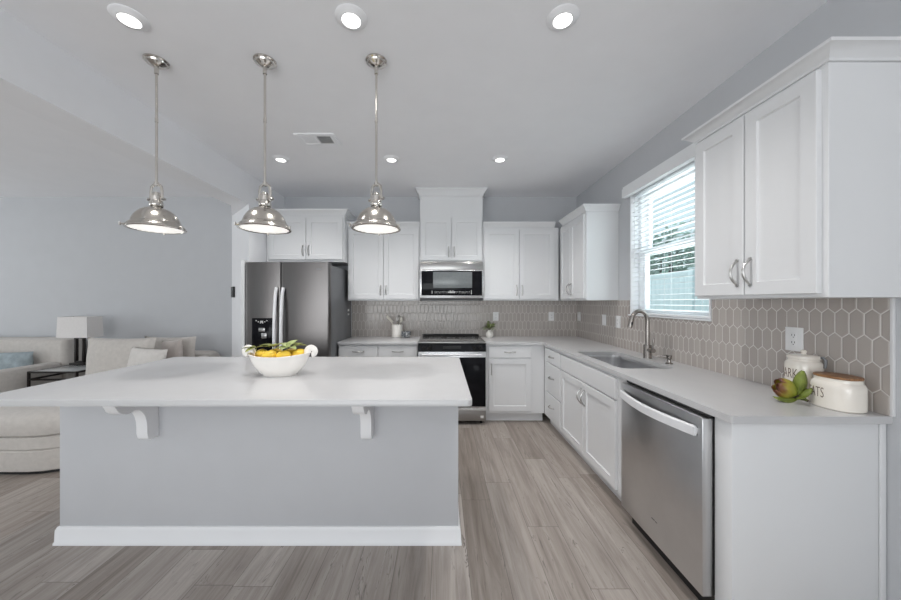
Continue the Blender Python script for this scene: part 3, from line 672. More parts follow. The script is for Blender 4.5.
# ------------------------------------------------------------------ pendants
def rad(bm, k=0.81):
    for v in bm.verts: v.co.x *= k; v.co.y *= k
    return bm
def pendant(loc, label, rz):
    p = thing('pendant_light', label, 'pendant light', loc, rz, 'polished nickel pendants over the island')
    D = ZC - loc[2]                                                   # height of the ceiling above the rim
    bm = NB(); lathe(bm, [(0, D - 0.034), (0.018, D - 0.034), (0.040, D - 0.026), (0.060, D - 0.018), (0.064, D - 0.010), (0.075, D - 0.006), (0.076, D - 0.0005), (0, D - 0.0005)], 40); cn = obj('ceiling_canopy', rad(bm, 0.80), 'chrome', p)
    bm = NB(); tube(bm, [(0, 0, D - 0.034), (0, 0, D - 0.075)], 0.011, 14); obj('collar', bm, 'chrome', cn)
    bm = NB(); tube(bm, [(0, 0, 0.262), (0, 0, D - 0.05)], 0.0068, 12); rd = obj('rod', bm, 'chrome', p)
    bm = NB()
    for z in (0.62,): tube(bm, [(0, 0, z - 0.012), (0, 0, z + 0.012)], 0.0085, 12)
    obj('coupling', bm, 'chrome', rd)
    # yoke: a rounded open loop
    bm = NB(); pts = [(0.033, 0, 0.155), (0.033, 0, 0.215), (0.028, 0, 0.240), (0.014, 0, 0.252), (-0.014, 0, 0.252), (-0.028, 0, 0.240), (-0.033, 0, 0.215), (-0.033, 0, 0.155)]
    tube(bm, pts, 0.0055, 8, 1.6); tube(bm, [(0, 0, 0.245), (0, 0, 0.266)], 0.012, 14)
    yk = obj('yoke', bm, 'chrome', p)
    bm = NB()
    for s in (-1, 1): tube(bm, [(s * 0.034, 0, 0.168), (s * 0.052, 0, 0.168)], 0.008, 10)
    obj('yoke_screws', bm, 'chrome', yk)
    bm = NB(); lathe(bm, [(0, 0.205), (0.016, 0.205), (0.019, 0.198), (0.019, 0.190), (0.026, 0.186), (0.026, 0.160), (0.030, 0.156), (0.030, 0.148), (0.034, 0.142), (0.034, 0.132), (0.030, 0.126)], 32); obj('socket_cap', bm, 'chrome', p)
    # dome shade, outside and inside
    outp = [(0.026, 0.124), (0.038, 0.118), (0.060, 0.108), (0.079, 0.094), (0.093, 0.078), (0.104, 0.060), (0.1105, 0.044), (0.114, 0.031), (0.120, 0.026), (0.128, 0.018), (0.134, 0.010), (0.137, 0.0)]
    bm = NB(); lathe(bm, outp + [(0.134, 0.0), (0.128, 0.010), (0.116, 0.018), (0.106, 0.040), (0.096, 0.062), (0.060, 0.098), (0.024, 0.116)], 64); sh = obj('shade', bm, 'nickel_shade', p)
    for k in range(8):
        a = 2 * PI * k / 8 + 0.3; bm = NB(); lathe(bm, [(0, 0.044), (0.0025, 0.0435), (0.0035, 0.040), (0.0035, 0.034)], 10, (0.1105 * math.cos(a), 0.1105 * math.sin(a)))
        obj('rivet', bm, 'chrome', sh)
    bm = NB(); lathe(bm, [(0.130, 0.003), (0.138, 0.003), (0.140, -0.001), (0.138, -0.005), (0.126, -0.005), (0.124, 0.0), (0.130, 0.003)], 64); obj('rim_ring', bm, 'chrome', sh)
    for k in range(3):
        a = 2 * PI * k / 3; c_, s_ = math.cos(a), math.sin(a)
        bm = NB(); tube(bm, [(0.136 * c_, 0.136 * s_, 0.0), (0.152 * c_, 0.152 * s_, 0.0)], 0.006, 10); tube(bm, [(0.155 * c_, 0.155 * s_, -0.009), (0.155 * c_, 0.155 * s_, 0.009)], 0.005, 10); obj('rim_clamp', bm, 'chrome', sh)
    bm = NB(); lathe(bm, [(0, -0.008), (0.06, -0.0075), (0.11, -0.005), (0.124, -0.001), (0.124, 0.002), (0, 0.002)], 48); ln = obj('glass_lens', bm, 'pendant_lens', p); ln['label'] = 'glowing prismatic glass lens'
    bm = NB(); lathe(bm, [(0, -0.0098), (0.03, -0.0096), (0.034, -0.0081), (0, -0.0079)], 24); obj('bulb_glow', bm, 'pendant_bulb', ln)
    d_ = bpy.data.lights.new('pendant_lamp', 'SPOT'); d_.energy = 1.0; d_.spot_size = R(140); d_.spot_blend = 1; d_.shadow_soft_size = 0.1; d_.color = (1, 0.94, 0.86)
    lo = bpy.data.objects.new('pendant_lamp', d_); col.objects.link(lo); lo.parent = p; lo.location = (0, 0, -0.03)
    return p
PY = 1.89
pendant((-1.635, PY, 1.783), 'polished nickel dome pendant over the end of the island nearest the sofa', R(-3))
pendant((-1.014, PY, 1.783), 'polished nickel dome pendant in the middle, hanging above the lemon bowl', R(-8))
pendant((-0.376, PY, 1.783), 'polished nickel dome pendant over the island end nearest the range', R(-25))

# ------------------------------------------------------------------ recessed lights, vent
DLAB = ['recessed ceiling light in the front row nearest the beam', 'recessed ceiling light in the middle of the front row', 'recessed ceiling light in the front row nearest the window wall',
        'small recessed ceiling light near the beam and fridge', 'small recessed ceiling light between the last pendant and the tall cabinet', 'small recessed ceiling light near the far window-wall corner']
proto = None
for (x, y), lab in zip(DL, DLAB):
    if proto is None:
        p = thing('recessed_light', lab, 'ceiling light', (x, y, ZC), 0, 'recessed ceiling lights')
        bm = NB(); lathe(bm, [(0.046, -0.0006), (0.076, -0.0006), (0.077, -0.003), (0.074, -0.006), (0.066, -0.008), (0.054, -0.015), (0.047, -0.018), (0.0445, -0.0175), (0.046, -0.0006)], 48); obj('trim_ring', bm, 'trim', p)
        bm = NB(); lathe(bm, [(0, -0.0185), (0.030, -0.0185), (0.0430, -0.0180), (0.0430, -0.012), (0, -0.012)], 40); obj('lens', bm, 'downlight', p)
        d_ = bpy.data.lights.new('downlight_lamp', 'SPOT'); d_.energy = 31; d_.spot_size = R(126); d_.spot_blend = 1; d_.shadow_soft_size = 0.05; d_.color = (1, 0.975, 0.95)
        lo = bpy.data.objects.new('downlight_lamp', d_); col.objects.link(lo); lo.parent = p; lo.location = (0, 0, -0.085)
        proto = p
    else:
        r = dup(proto, (x, y, ZC), None, lab)
        if x > 0:                                             # the row over the aisle is a brighter lamp
            for c in r.children:
                if c.type == 'LIGHT': c.data = c.data.copy(); c.data.energy = 43
vt = thing('ceiling_vent', 'white rectangular air vent in the ceiling behind the pendants', 'air vent', (-1.053, 2.795, ZC))
bm = NB(); slab(bm, rrect(-0.165, 0.165, -0.10, 0.10, 0.006, 2), [[(-0.125, -0.065), (-0.008, -0.065), (-0.008, 0.065), (-0.125, 0.065)], [(0.008, -0.065), (0.125, -0.065), (0.125, 0.065), (0.008, 0.065)]], 2, -0.010, -0.0008); obj('vent_frame', bm, 'trim', vt)
for nm, x0, x1, a, mm in (('louver_panel', -0.1245, -0.0085, -35, 'trim'), ('open_louvers', 0.0085, 0.1245, 35, 'white_plastic')):
    bm = NB()
    for i in range(8):
        y = -0.056 + i * 0.016; box(bm, x0, x1, -0.0075, 0.0075, -0.0006, 0.0006, mat=Matrix.Translation((0, y, -0.0065)) @ Matrix.Rotation(R(a if nm == 'open_louvers' else -a * 0 + 4), 4, 'X'))
    obj(nm, bm, mm, vt, smooth=False)
bm = NB(); box(bm, -0.126, 0.126, -0.066, 0.066, -0.0009, -0.0003); obj('duct_shadow', bm, 'shadow_vent', vt)  # dark sheet stands in for the shade inside the duct

# ------------------------------------------------------------------ outlets and switches
def plate(name, label, cat, loc, rz, wd, h, kind):
    p = thing(name, label, cat, loc, rz, 'white wall plates on the backsplash')
    bm = NB(); box(bm, -wd / 2, wd / 2, -0.006, -0.0004, -h / 2, h / 2, 0.002); pl = obj('cover_plate', bm, 'white_plastic', p)
    if kind == 'outlet':
        bm = NB(); box(bm, -0.017, 0.017, -0.0082, -0.0062, -0.034, 0.034, 0.0015); rc = obj('receptacle', bm, 'white_plastic', pl)
        bm = NB()
        for z in (-0.018, 0.018):
            for x in (-0.007, 0.006): box(bm, x - 0.001, x + 0.0015, -0.0086, -0.0080, z - 0.002, z + 0.007)
            box(bm, -0.002, 0.002, -0.0086, -0.0080, z - 0.010, z - 0.006)
        obj('slots', bm, 'seam', pl)
    else:
        bm = NB(); box(bm, -0.016, 0.016, -0.0090, -0.0062, -0.033, 0.033, 0.0015); obj('rocker', bm, 'white_plastic', pl)
yb, xr = YB - 0.009, XR - 0.009
plate('wall_outlet', 'white outlet on the back wall above the small plant', 'outlet', (0.705, yb, 1.175), 0, 0.073, 0.115, 'outlet')
plate('wall_outlet', 'white outlet on the back wall near the far corner', 'outlet', (1.435, yb, 1.175), 0, 0.073, 0.115, 'outlet')
plate('light_switch', 'white switch on the window wall closest to the far corner', 'switch', (xr, 4.230, 1.180), R(-90), 0.090, 0.118, 'switch')
plate('light_switch', 'white switch on the window wall, second from the far corner', 'switch', (xr, 3.575, 1.168), R(-90), 0.085, 0.118, 'switch')
plate('wall_outlet', 'white outlet on the window wall next to the window and faucet', 'outlet', (xr, 3.290, 1.165), R(-90), 0.090, 0.122, 'outlet')
plate('wall_outlet', 'large white outlet on the picket tiles above the ceramic jars', 'outlet', (xr, 1.645, 1.178), R(-90), 0.082, 0.118, 'outlet')
# dark keypad on the slanted wall beside the fridge
kx, ky = -2.072 - 0.488 * 0.86, 3.54 + 0.48 * 0.86
kp = thing('wall_keypad', 'small dark keypad on the wall corner left of the fridge', 'keypad', (kx, ky, 1.478), R(-44.5))
bm = NB(); box(bm, -0.050, 0.050, -0.022, -0.0005, -0.060, 0.068, 0.004); kb = obj('housing', bm, 'black', kp)
bm = NB(); box(bm, -0.036, 0.036, -0.0235, -0.0222, 0.02, 0.052); obj('screen', bm, 'mw_window', kb)
bm = NB()
for i in range(3):
    for j in range(2): box(bm, -0.03 + i * 0.022, -0.014 + i * 0.022, -0.025, -0.0222, -0.045 + j * 0.026, -0.029 + j * 0.026, 0.001)
obj('keys', bm, 'mw_window', kb)

# ------------------------------------------------------------------ fruit bowl with lemons
BX_, BY_ = -1.000, 2.035
fb = thing('fruit_bowl', 'white oval ceramic bowl with curled handles on the island', 'bowl', (BX_, BY_, 0.9145))
bm = NB()
lathe(bm, [(0, 0.006), (0.085, 0.006), (0.088, 0.0), (0.096, 0.0), (0.100, 0.008), (0.125, 0.030), (0.150, 0.060), (0.168, 0.095), (0.178, 0.120), (0.181, 0.124), (0.176, 0.126), (0.168, 0.118), (0.155, 0.090), (0.135, 0.055), (0.100, 0.022), (0.05, 0.014), (0, 0.013)], 56, (0, 0), 1.03, 0.66)
for v in bm.verts:
    if v.co.z > 0.05: v.co.z += 0.10 * abs(v.co.x) ** 2 * 4 * (v.co.z / 0.124)
obj('bowl_shell', bm, 'bowl', fb)
for s in (-1, 1):
    bm = NB(); pts = []; rs = []
    for i in range(17):
        a = R(200 - 285 * i / 16); rr = 0.026 - 0.008 * i / 16
        pts.append((s * (0.196 + rr * math.cos(a)), 0.0, 0.142 + rr * math.sin(a))); rs.append(0.0135 - 0.004 * i / 16)
    tube(bm, pts, rs, 12, 1.7); obj('scroll_handle', bm, 'bowl', fb)
def lemon_mesh():
    bm = NB(); prof = []
    for i in range(15):
        t = i / 14; z = -0.048 + 0.096 * t; u = (t - 0.5) * 2
        r_ = 0.034 * max(0.0, 1 - abs(u) ** 2.4) ** 0.55
        if abs(u) > 0.86: r_ = max(r_ * 0.75, 0.0055 if abs(u) < 0.995 else 0)
        prof.append((0 if i in (0, 14) else r_, z))
    lathe(bm, prof, 24); return bm
lem = None; rnd = random.Random(5)
spots = [(-0.080, -0.004, 0.054, 88, 20), (0.004, -0.036, 0.052, 88, 95), (0.082, 0.004, 0.054, 88, 70), (0.004, 0.044, 0.050, 88, 85), (-0.114, 0.004, 0.124, 80, 50), (-0.040, -0.044, 0.122, 82, 95), (0.045, -0.046, 0.122, 80, 80), (0.118, 0.004, 0.124, 82, 150), (-0.050, 0.040, 0.122, 85, 100), (0.048, 0.042, 0.122, 82, 85)]
for x, y, z, ax, az in spots:
    if lem is None:
        lem = obj('lemon', lemon_mesh(), 'lemon', None, 60); tag(lem, 'yellow lemon piled among leaves in the white bowl', 'lemon', 'lemons in the bowl on the island'); o = lem
    else: o = lem.copy(); col.objects.link(o)
    o.location = (BX_ + x, BY_ + y, 0.9145 + z); o.rotation_euler = (R(ax), 0, R(az))
def sprig(name, label, loc, leaves, m, group=None):
    s = thing(name, label, 'leaves', loc, 0, group)
    bm = NB(); tube(bm, [(0, 0, -0.01), (0, 0, 0.012)], 0.002, 6); obj('stem', bm, 'leaf', s)
    for (az, el, L, W) in leaves:
        a, e_ = R(az), R(el); bm = NB()
        leaf(bm, (0, 0, 0.008), (math.cos(a) * math.cos(e_), math.sin(a) * math.cos(e_), math.sin(e_)), (0, 0, 1), L * 1.1, W * 1.75)
        o = obj('leaf', bm, m, s); mm = o.modifiers.new('thickness', 'SOLIDIFY'); mm.thickness = 0.0008
bz = 0.9145 + 0.158
sprig('leaf_sprig', 'dark green leaf sprig on the lemons beside the left bowl handle', (BX_ - 0.135, BY_ - 0.02, bz + 0.004), [(180, 12, 0.075, 0.017), (240, 0, 0.06, 0.015), (10, 18, 0.07, 0.016)], 'leaf')
sprig('leaf_sprig', 'green leaf sprig standing up behind the centre lemon', (BX_ - 0.045, BY_ + 0.012, bz + 0.004), [(180, 25, 0.075, 0.017), (20, 30, 0.07, 0.017), (270, 30, 0.05, 0.014), (120, 25, 0.06, 0.015)], 'leaf')
sprig('leaf_sprig', 'pale green leaf cluster between the right-hand lemons', (BX_ + 0.055, BY_ - 0.02, bz + 0.006), [(200, 12, 0.06, 0.018), (60, 45, 0.07, 0.020), (340, 10, 0.06, 0.018), (265, 12, 0.055, 0.019), (130, 35, 0.06, 0.018)], 'leaf_pale')
sprig('leaf_sprig', 'olive leaf sprig lying over the lemons near the right bowl handle', (BX_ + 0.095, BY_ + 0.006, bz + 0.010), [(30, 15, 0.06, 0.015), (150, 30, 0.06, 0.016), (80, 25, 0.06, 0.016)], 'leaf')

# ------------------------------------------------------------------ jars and bud on the near worktop
def super_ring(a, b, z, n=48, p=2.5):
    out = []
    for i in range(n):
        t = 2 * PI * i / n; c_, s_ = math.cos(t), math.sin(t)
        out.append((a * abs(c_) ** (2 / p) * (1 if c_ >= 0 else -1), b * abs(s_) ** (2 / p) * (1 if s_ >= 0 else -1), z))
    return out
def wrap_text(bm, a, b, z, t0, p=2.5, sxk=0.5, off=0.0006):
    """bend flat lettering (x along, y up) round an oval wall; t0 is the angle of its middle"""
    N = 720; pts = []; cum = [0]
    for i in range(N + 1):
        t = t0 - PI + 2 * PI * i / N; c_, s_ = math.cos(t), math.sin(t)
        pts.append(Vector((a * abs(c_) ** (2 / p) * (1 if c_ >= 0 else -1), b * abs(s_) ** (2 / p) * (1 if s_ >= 0 else -1))))
        if i: cum.append(cum[-1] + (pts[-1] - pts[-2]).length)
    mid = cum[N // 2]
    for v in bm.verts:
        s = mid + v.co.x * sxk; lo = max(0, min(N - 1, next((i for i in range(N) if cum[i + 1] >= s), N - 1)))
        f = (s - cum[lo]) / max(1e-9, cum[lo + 1] - cum[lo]); q = pts[lo].lerp(pts[lo + 1], f); tg = (pts[lo + 1] - pts[lo]).normalized(); nn = Vector((tg.y, -tg.x))
        q = q + nn * (off + v.co.z); v.co = Vector((q.x, q.y, z + v.co.y))
def jar(name, label, loc, rz, a, b, prof, lid, word, tz, tsize, t0):
    j = thing(name, label, 'jar', loc, rz)
    bm = NB(); loft(bm, [super_ring(a * k, b * k, z) for k, z in prof]); obj('jar_body', bm, 'ceramic', j)
    bm = text_mesh(word, tsize, 0.0003); wrap_text(bm, a * 1.0, b * 1.0, tz, t0); obj('lettering', bm, 'letter', j, smooth=False)
    return j
def wood_mat():
    t = NT('acacia_wood_lid'); v = t.mapping(t.tc.outputs['Object'], (60, 6, 20)); n = t.noise(v, 1.2, 5, 0.6, 1.2)
    t.set(color=t.ramp(n, [(0.3, (0.16, 0.065, 0.025)), (0.7, (0.36, 0.19, 0.085))]), rough=0.45); return t.m
M['lid_wood'] = wood_mat()
j1 = jar('treat_jar', 'short oval cream jar with wooden lid lettered TREATS at the worktop end', (1.678, 1.400, 0.9145), 0, 0.064, 0.081,
         [(0.93, 0.0), (0.99, 0.004), (1.0, 0.02), (1.0, 0.088), (0.985, 0.100), (0.93, 0.110), (0.875, 0.114), (0.865, 0.117), (0.865, 0.127), (0.84, 0.129)], None, 'TREATS', 0.062, 0.062, R(150))
bm = NB(); loft(bm, [super_ring(0.064 * k, 0.081 * k, z) for k, z in ((0.80, 0.1292), (0.88, 0.1294), (0.895, 0.133), (0.89, 0.138), (0.80, 0.1395))]); o = obj('lid', bm, 'lid_wood', j1); o['label'] = 'round-edged brown wooden lid'
j2 = jar('treat_jar', 'taller cream jar with ceramic lid lettered BARK below the outlet', (1.691, 1.543, 0.9145), 0, 0.062, 0.058,
         [(0.93, 0.0), (0.99, 0.004), (1.0, 0.02), (1.0, 0.150), (0.98, 0.164), (0.88, 0.174), (0.82, 0.177), (0.82, 0.184)], None, 'BARK', 0.115, 0.066, R(172))
bm = NB(); loft(bm, [super_ring(0.062 * k, 0.058 * k, z) for k, z in ((0.82, 0.1842), (0.885, 0.185), (0.90, 0.190), (0.89, 0.197), (0.78, 0.201), (0.5, 0.204), (0.16, 0.205), (0.12, 0.208), (0.17, 0.214), (0.17, 0.220), (0.10, 0.225))]); obj('lid', bm, 'ceramic', j2)
bm = NB(); tube(bm, [(0.020, -0.040, 0.190), (0.030, -0.052, 0.196), (0.034, -0.0585, 0.186), (0.034, -0.0588, 0.165), (0.033, -0.057, 0.148)], [0.005, 0.006, 0.006, 0.006, 0.005], 10); o = obj('clip_handle', bm, 'fridge_side', j2); o['label'] = 'dark metal clip'
# artificial flower bud with leaves
bu = thing('artificial_bud', 'fleshy green and red artificial flower bud lying in front of the jars', 'artificial flower', (1.566, 1.487, 0.9145))
bu.scale = (0.90, 0.90, 1.08)
def petal_mat(name, stops):
    t = NT(name); s = t.new('SeparateXYZ'); t.l.new(t.tc.outputs['Generated'], s.inputs[0]); n = t.noise(t.tc.outputs['Object'], 30, 3)
    f = t.math('ADD', s.outputs[0], t.math('MULTIPLY_ADD', n, 0.4, -0.2)); t.set(color=t.ramp(f, stops), rough=0.4); return t.m
M['petal'] = petal_mat('bud_petal', [(0.0, (0.10, 0.028, 0.02)), (0.14, (0.17, 0.07, 0.02)), (0.28, (0.30, 0.25, 0.03)), (0.7, (0.25, 0.28, 0.035)), (1.0, (0.12, 0.15, 0.03))])
M['bud_leaf'] = plain('bud_leaf', (0.17, 0.21, 0.035), 0.4, var=0.4, scale=25)
def cup_petal(bm, base, d, up, L, W, cup):
    base = Vector(base); d = Vector(d).normalized(); side = d.cross(Vector(up)).normalized(); upv = side.cross(d)
    rows = []
    for i in range(9):
        t = i / 8; wv = W * (math.sin(PI * (t * 0.90 + 0.06)) ** 0.7)
        c = base + d * (L * t) + upv * (cup * L * math.sin(PI * t * 0.85))
        rows.append([bm.verts.new(c + side * wv * k - upv * (abs(k) ** 2) * wv * 0.65) for k in (-1, -0.5, 0, 0.5, 1)])
    for r0, r1 in zip(rows, rows[1:]):
        for k in range(4): bm.faces.new((r0[k], r0[k + 1], r1[k + 1], r1[k]))
ax = Vector((-0.70, 0.35, 0.32)).normalized(); s0 = ax.cross(Vector((0, 0, 1))).normalized(); s1 = s0.cross(ax)
for ring, (npet, L, W, off, cup) in enumerate(((3, 0.080, 0.028, 0.004, 0.22), (5, 0.088, 0.034, 0.010, 0.32))):
    for k in range(npet):
        a = 2 * PI * k / npet + ring * 0.6; u = s0 * math.cos(a) + s1 * math.sin(a)
        bm = NB(); cup_petal(bm, Vector((0.024, -0.012, 0.034)) + u * off, ax + u * 0.10 * ring, u, L, W, cup)
        o = obj('petal', bm, 'petal', bu); mm = o.modifiers.new('thickness', 'SOLIDIFY'); mm.thickness = 0.0025
for (d_, up_, L, W, cup) in (((0.15, -0.10, 1), (-0.6, -0.7, 0.2), 0.115, 0.026, 0.10), ((-0.85, 0.1, 0.02), (0, -0.2, 1), 0.105, 0.022, -0.02), ((0.3, -0.55, 0.55), (-0.3, -0.5, 0.8), 0.070, 0.018, 0.1), ((-0.3, -0.6, 0.12), (0, 0, 1), 0.075, 0.020, 0.05)):
    bm = NB(); cup_petal(bm, (0.024, -0.012, 0.020), d_, up_, L, W, cup); o = obj('leaf', bm, 'bud_leaf', bu); mm = o.modifiers.new('thickness', 'SOLIDIFY'); mm.thickness = 0.002
bm = NB(); tube(bm, [(-0.01, 0.0, 0.022), (0.026, -0.012, 0.026), (0.060, -0.03, 0.010)], [0.009, 0.008, 0.005], 8); obj('stem', bm, 'bark', bu)

# ------------------------------------------------------------------ things on the back worktops
CZ = 0.9145
ck_ = thing('utensil_crock', 'white cylindrical crock holding utensils left of the range', 'crock', (-0.575, 4.235, CZ))
bm = NB(); lathe(bm, [(0, 0.0), (0.066, 0.0), (0.070, 0.004), (0.070, 0.155), (0.068, 0.160), (0.064, 0.158), (0.063, 0.012), (0, 0.010)], 40); obj('crock_body', bm, 'crock', ck_)
ut = thing('spatula', 'pale flat spatula leaning out of the white crock towards the fridge', 'utensil', (-0.575, 4.235, CZ + 0.02))
bm = NB(); tube(bm, [(0.03, -0.012, 0.0), (-0.065, -0.012, 0.16)], 0.006, 8); obj('handle', bm, 'utensil_wood', ut)
bm = NB(); box(bm, -0.016, 0.016, -0.004, 0.004, -0.06, 0.05, 0.003, mat=Matrix.Translation((-0.098, -0.0135, 0.212)) @ Matrix.Rotation(R(-44), 4, 'Y')); obj('blade', bm, 'utensil_wood', ut)
ut = thing('whisk', 'wire whisk standing in the middle of the white crock', 'utensil', (-0.562, 4.262, CZ + 0.02))
bm = NB(); tube(bm, [(0, 0, 0), (0, 0, 0.15)], 0.006, 8); obj('handle', bm, 'nickel', ut)
bm = NB()
for k in range(5):
    a = PI * k / 5; tube(bm, [(math.cos(a) * 0.026 * math.sin(PI * t / 14) ** 0.8 * (1 if t <= 14 else -1), math.sin(a) * 0.026 * math.sin(PI * t / 14) ** 0.8, 0.15 + 0.105 * t / 14) for t in range(15)], 0.0013, 5)
    tube(bm, [(-math.cos(a) * 0.026 * math.sin(PI * t / 14) ** 0.8, -math.sin(a) * 0.026 * math.sin(PI * t / 14) ** 0.8, 0.15 + 0.105 * t / 14) for t in range(15)], 0.0013, 5)
obj('wires', bm, 'nickel', ut)
ut = thing('wooden_spoon', 'pale spoon leaning out of the white crock towards the range', 'utensil', (-0.575, 4.235, CZ + 0.02))
bm = NB(); tube(bm, [(0.0, -0.035, 0), (0.044, -0.030, 0.18)], 0.005, 8); obj('handle', bm, 'utensil_wood', ut)
bm = NB(); r_ = bmesh.ops.create_uvsphere(bm, u_segments=16, v_segments=10, radius=1)
for v in bm.verts: v.co = Vector((0.053 + v.co.x * 0.020, -0.03 + v.co.y * 0.007, 0.205 + v.co.z * 0.032))
obj('spoon_bowl', bm, 'utensil_wood', ut)
pd = thing('patterned_dish', 'small grey patterned dish beside the crock', 'dish', (-0.452, 4.145, CZ))
def pattern_mat():
    t = NT('mosaic_glaze'); v = t.new('TexVoronoi'); v.inputs['Scale'].default_value = 60; t.l.new(t.tc.outputs['Object'], v.inputs['Vector'])
    t.set(color=t.ramp(v.outputs['Distance'], [(0.25, (0.72, 0.72, 0.70)), (0.45, (0.12, 0.13, 0.14))]), rough=0.3); return t.m
M['mosaic'] = pattern_mat()
bm = NB(); lathe(bm, [(0, 0), (0.045, 0), (0.050, 0.004), (0.062, 0.035), (0.062, 0.075), (0.059, 0.078), (0.056, 0.074), (0.055, 0.035), (0.04, 0.012), (0, 0.010)], 36); obj('dish_body', bm, 'mosaic', pd)
vp = thing('potted_plant', 'small green plant in a white vase right of the range', 'plant', (0.603, 4.185, CZ)); vp.scale = (1.1, 0.95, 1.02)
bm = NB(); lathe(bm, [(0, 0), (0.026, 0), (0.040, 0.018), (0.043, 0.042), (0.034, 0.068), (0.020, 0.080), (0.020, 0.092), (0.016, 0.092), (0.014, 0.07), (0, 0.05)], 32); obj('vase', bm, 'crock', vp)
bm = NB(); rnd = random.Random(9)
for k in range(60):
    a = rnd.uniform(0, 2 * PI); e_ = rnd.uniform(0.10, 1.25); L = rnd.uniform(0.05, 0.135)
    d_ = Vector((math.cos(a) * math.cos(e_), math.sin(a) * math.cos(e_) * 0.8, math.sin(e_)))
    leaf(bm, Vector((0, 0, 0.098)) + d_ * L * rnd.uniform(0.2, 0.75), d_ + Vector((rnd.uniform(-.4, .4), rnd.uniform(-.4, .4), 0)), (0, 0, 1), rnd.uniform(0.042, 0.065), rnd.uniform(0.009, 0.014), n=4)
for v in bm.verts:
    if v.co.z < 0.095: v.co.z = 0.095 + (0.095 - v.co.z) * 0.2
obj('leaves', bm, 'plant', vp)
bm = NB()
for k in range(7):
    a = 2 * PI * k / 7; tube(bm, [(0, 0, 0.075), (0.006 * math.cos(a), 0.006 * math.sin(a), 0.095), (0.05 * math.cos(a), 0.04 * math.sin(a), 0.15)], 0.0015, 5)
obj('stems', bm, 'bark', vp)

# ------------------------------------------------------------------ living room
def pillow_bm(wd, h, t, n=18, seed=0, pinch=0.10):
    bm = NB(); rows = {}
    for side in (1, -1):
        for i in range(n + 1):
            for j in range(n + 1):
                u, v = 2 * i / n - 1, 2 * j / n - 1; edge = i in (0, n) or j in (0, n)
                key = (i, j) if edge else (i, j, side)
                if key in rows: continue
                th = t / 2 * ((1 - abs(u) ** 2.2) * (1 - abs(v) ** 2.2)) ** 0.42
                px = wd / 2 * u * (1 - pinch * (1 - abs(v) ** 2) * abs(u) ** 3 * 0.6); pz = h / 2 * v * (1 - pinch * (1 - abs(u) ** 2) * abs(v) ** 3 * 0.6)
                th *= 1 + 0.16 * noise.noise(Vector((u * 1.7 + seed, v * 1.7, side * 2.0 + seed)))
                rows[key] = bm.verts.new((px, -side * th, pz + h / 2))
    def g(i, j, s): return rows.get((i, j)) or rows[(i, j, s)]
    for s in (1, -1):
        for i in range(n):
            for j in range(n): bm.faces.new((g(i, j, s), g(i + 1, j, s), g(i + 1, j + 1, s), g(i, j + 1, s)))
    return bm
def pillow(name, label, loc, rz, tilt, wd, h, t, m, seed, roll=0, cat='pillow'):
    o = obj(name, pillow_bm(wd, h, t, seed=seed), m, None, 80); tag(o, label, cat)
    o.location = loc; o.rotation_euler = (R(tilt), R(roll), R(rz)); return o
# chaise sofa
sf = thing('chaise_sofa', 'oatmeal upholstered chaise sofa with rounded front behind the island', 'sofa', (-3.46, 3.40, 0))
def S(v, ox=-3.46, oy=3.40): return (v[0] - ox, v[1] - ox, v[2] - oy, v[3] - oy)
x0, x1, y0, y1 = S((-4.0, -2.86, 2.58, 4.30))
bm = NB(); inset_loft(bm, x0, x1, y0, y1, [0.08, 0.08, 0.36, 0.40], [(0.03, 0.018), (0.01, 0.03), (0.0, 0.10), (0.0, 0.185), (0.012, 0.196)]); obj('sofa_base', bm, 'sofa', sf)
bm = NB(); inset_loft(bm, x0 + 0.03, x1 - 0.03, y0 + 0.03, y1 - 0.03, [0.08, 0.08, 0.34, 0.38], [(0.0, 0.0), (0.0, 0.0185)]); obj('plinth', bm, 'black', sf)
bm = NB(); inset_loft(bm, x0, x1, y0, y1, [0.08, 0.08, 0.36, 0.40], [(0.012, 0.197), (0.0, 0.206), (0.0, 0.288), (0.012, 0.298)]); obj('seat_rail', bm, 'sofa', sf)
bm = NB(); inset_loft(bm, x0 - 0.005, x1 + 0.005, y0 - 0.01, y1 - 0.25, [0.08, 0.08, 0.37, 0.41], [(0.03, 0.299), (0.005, 0.315), (-0.006, 0.36), (-0.004, 0.41), (0.012, 0.445), (0.05, 0.470), (0.12, 0.484), (0.25, 0.490)]); obj('seat_cushion', bm, 'sofa', sf)
bm = NB(); inset_loft(bm, x0, x1, y1 - 0.23, y1, [0.06] * 4, [(0.0, 0.2985), (0.0, 0.66), (0.02, 0.715), (0.06, 0.74), (0.09, 0.745)]); obj('backrest', bm, 'sofa', sf)
bm = NB(); inset_loft(bm, x1 - 0.07, x1 + 0.01, y1 - 0.78, y1 - 0.235, [0.03] * 4, [(0.0, 0.4925), (0.0, 0.68), (0.01, 0.70), (0.03, 0.715)]); obj('armrest', bm, 'sofa', sf)
# long sofa further left
sg = thing('long_sofa', 'oatmeal upholstered sofa along the back wall behind the lamp', 'sofa', (-5.8, 3.75, 0))
def T(a): return (a[0] + 5.8, a[1] + 5.8, a[2] - 3.75, a[3] - 3.75)
bm = NB(); inset_loft(bm, *T((-7.2, -4.60, 3.22, 4.31)), 0.06, [(0.02, 0.0005), (0, 0.03), (0.0, 0.28), (0.01, 0.295)]); obj('sofa_base', bm, 'sofa', sg)
bm = NB(); inset_loft(bm, *T((-7.2, -4.80, 3.20, 4.02)), 0.08, [(0.02, 0.296), (0, 0.32), (0.0, 0.42), (0.04, 0.455), (0.15, 0.47)]); obj('seat_cushion', bm, 'sofa', sg)
bm = NB(); inset_loft(bm, *T((-7.2, -4.62, 4.04, 4.31)), 0.06, [(0, 0.296), (0.0, 0.84), (0.02, 0.89), (0.07, 0.915)]); obj('backrest', bm, 'sofa', sg)
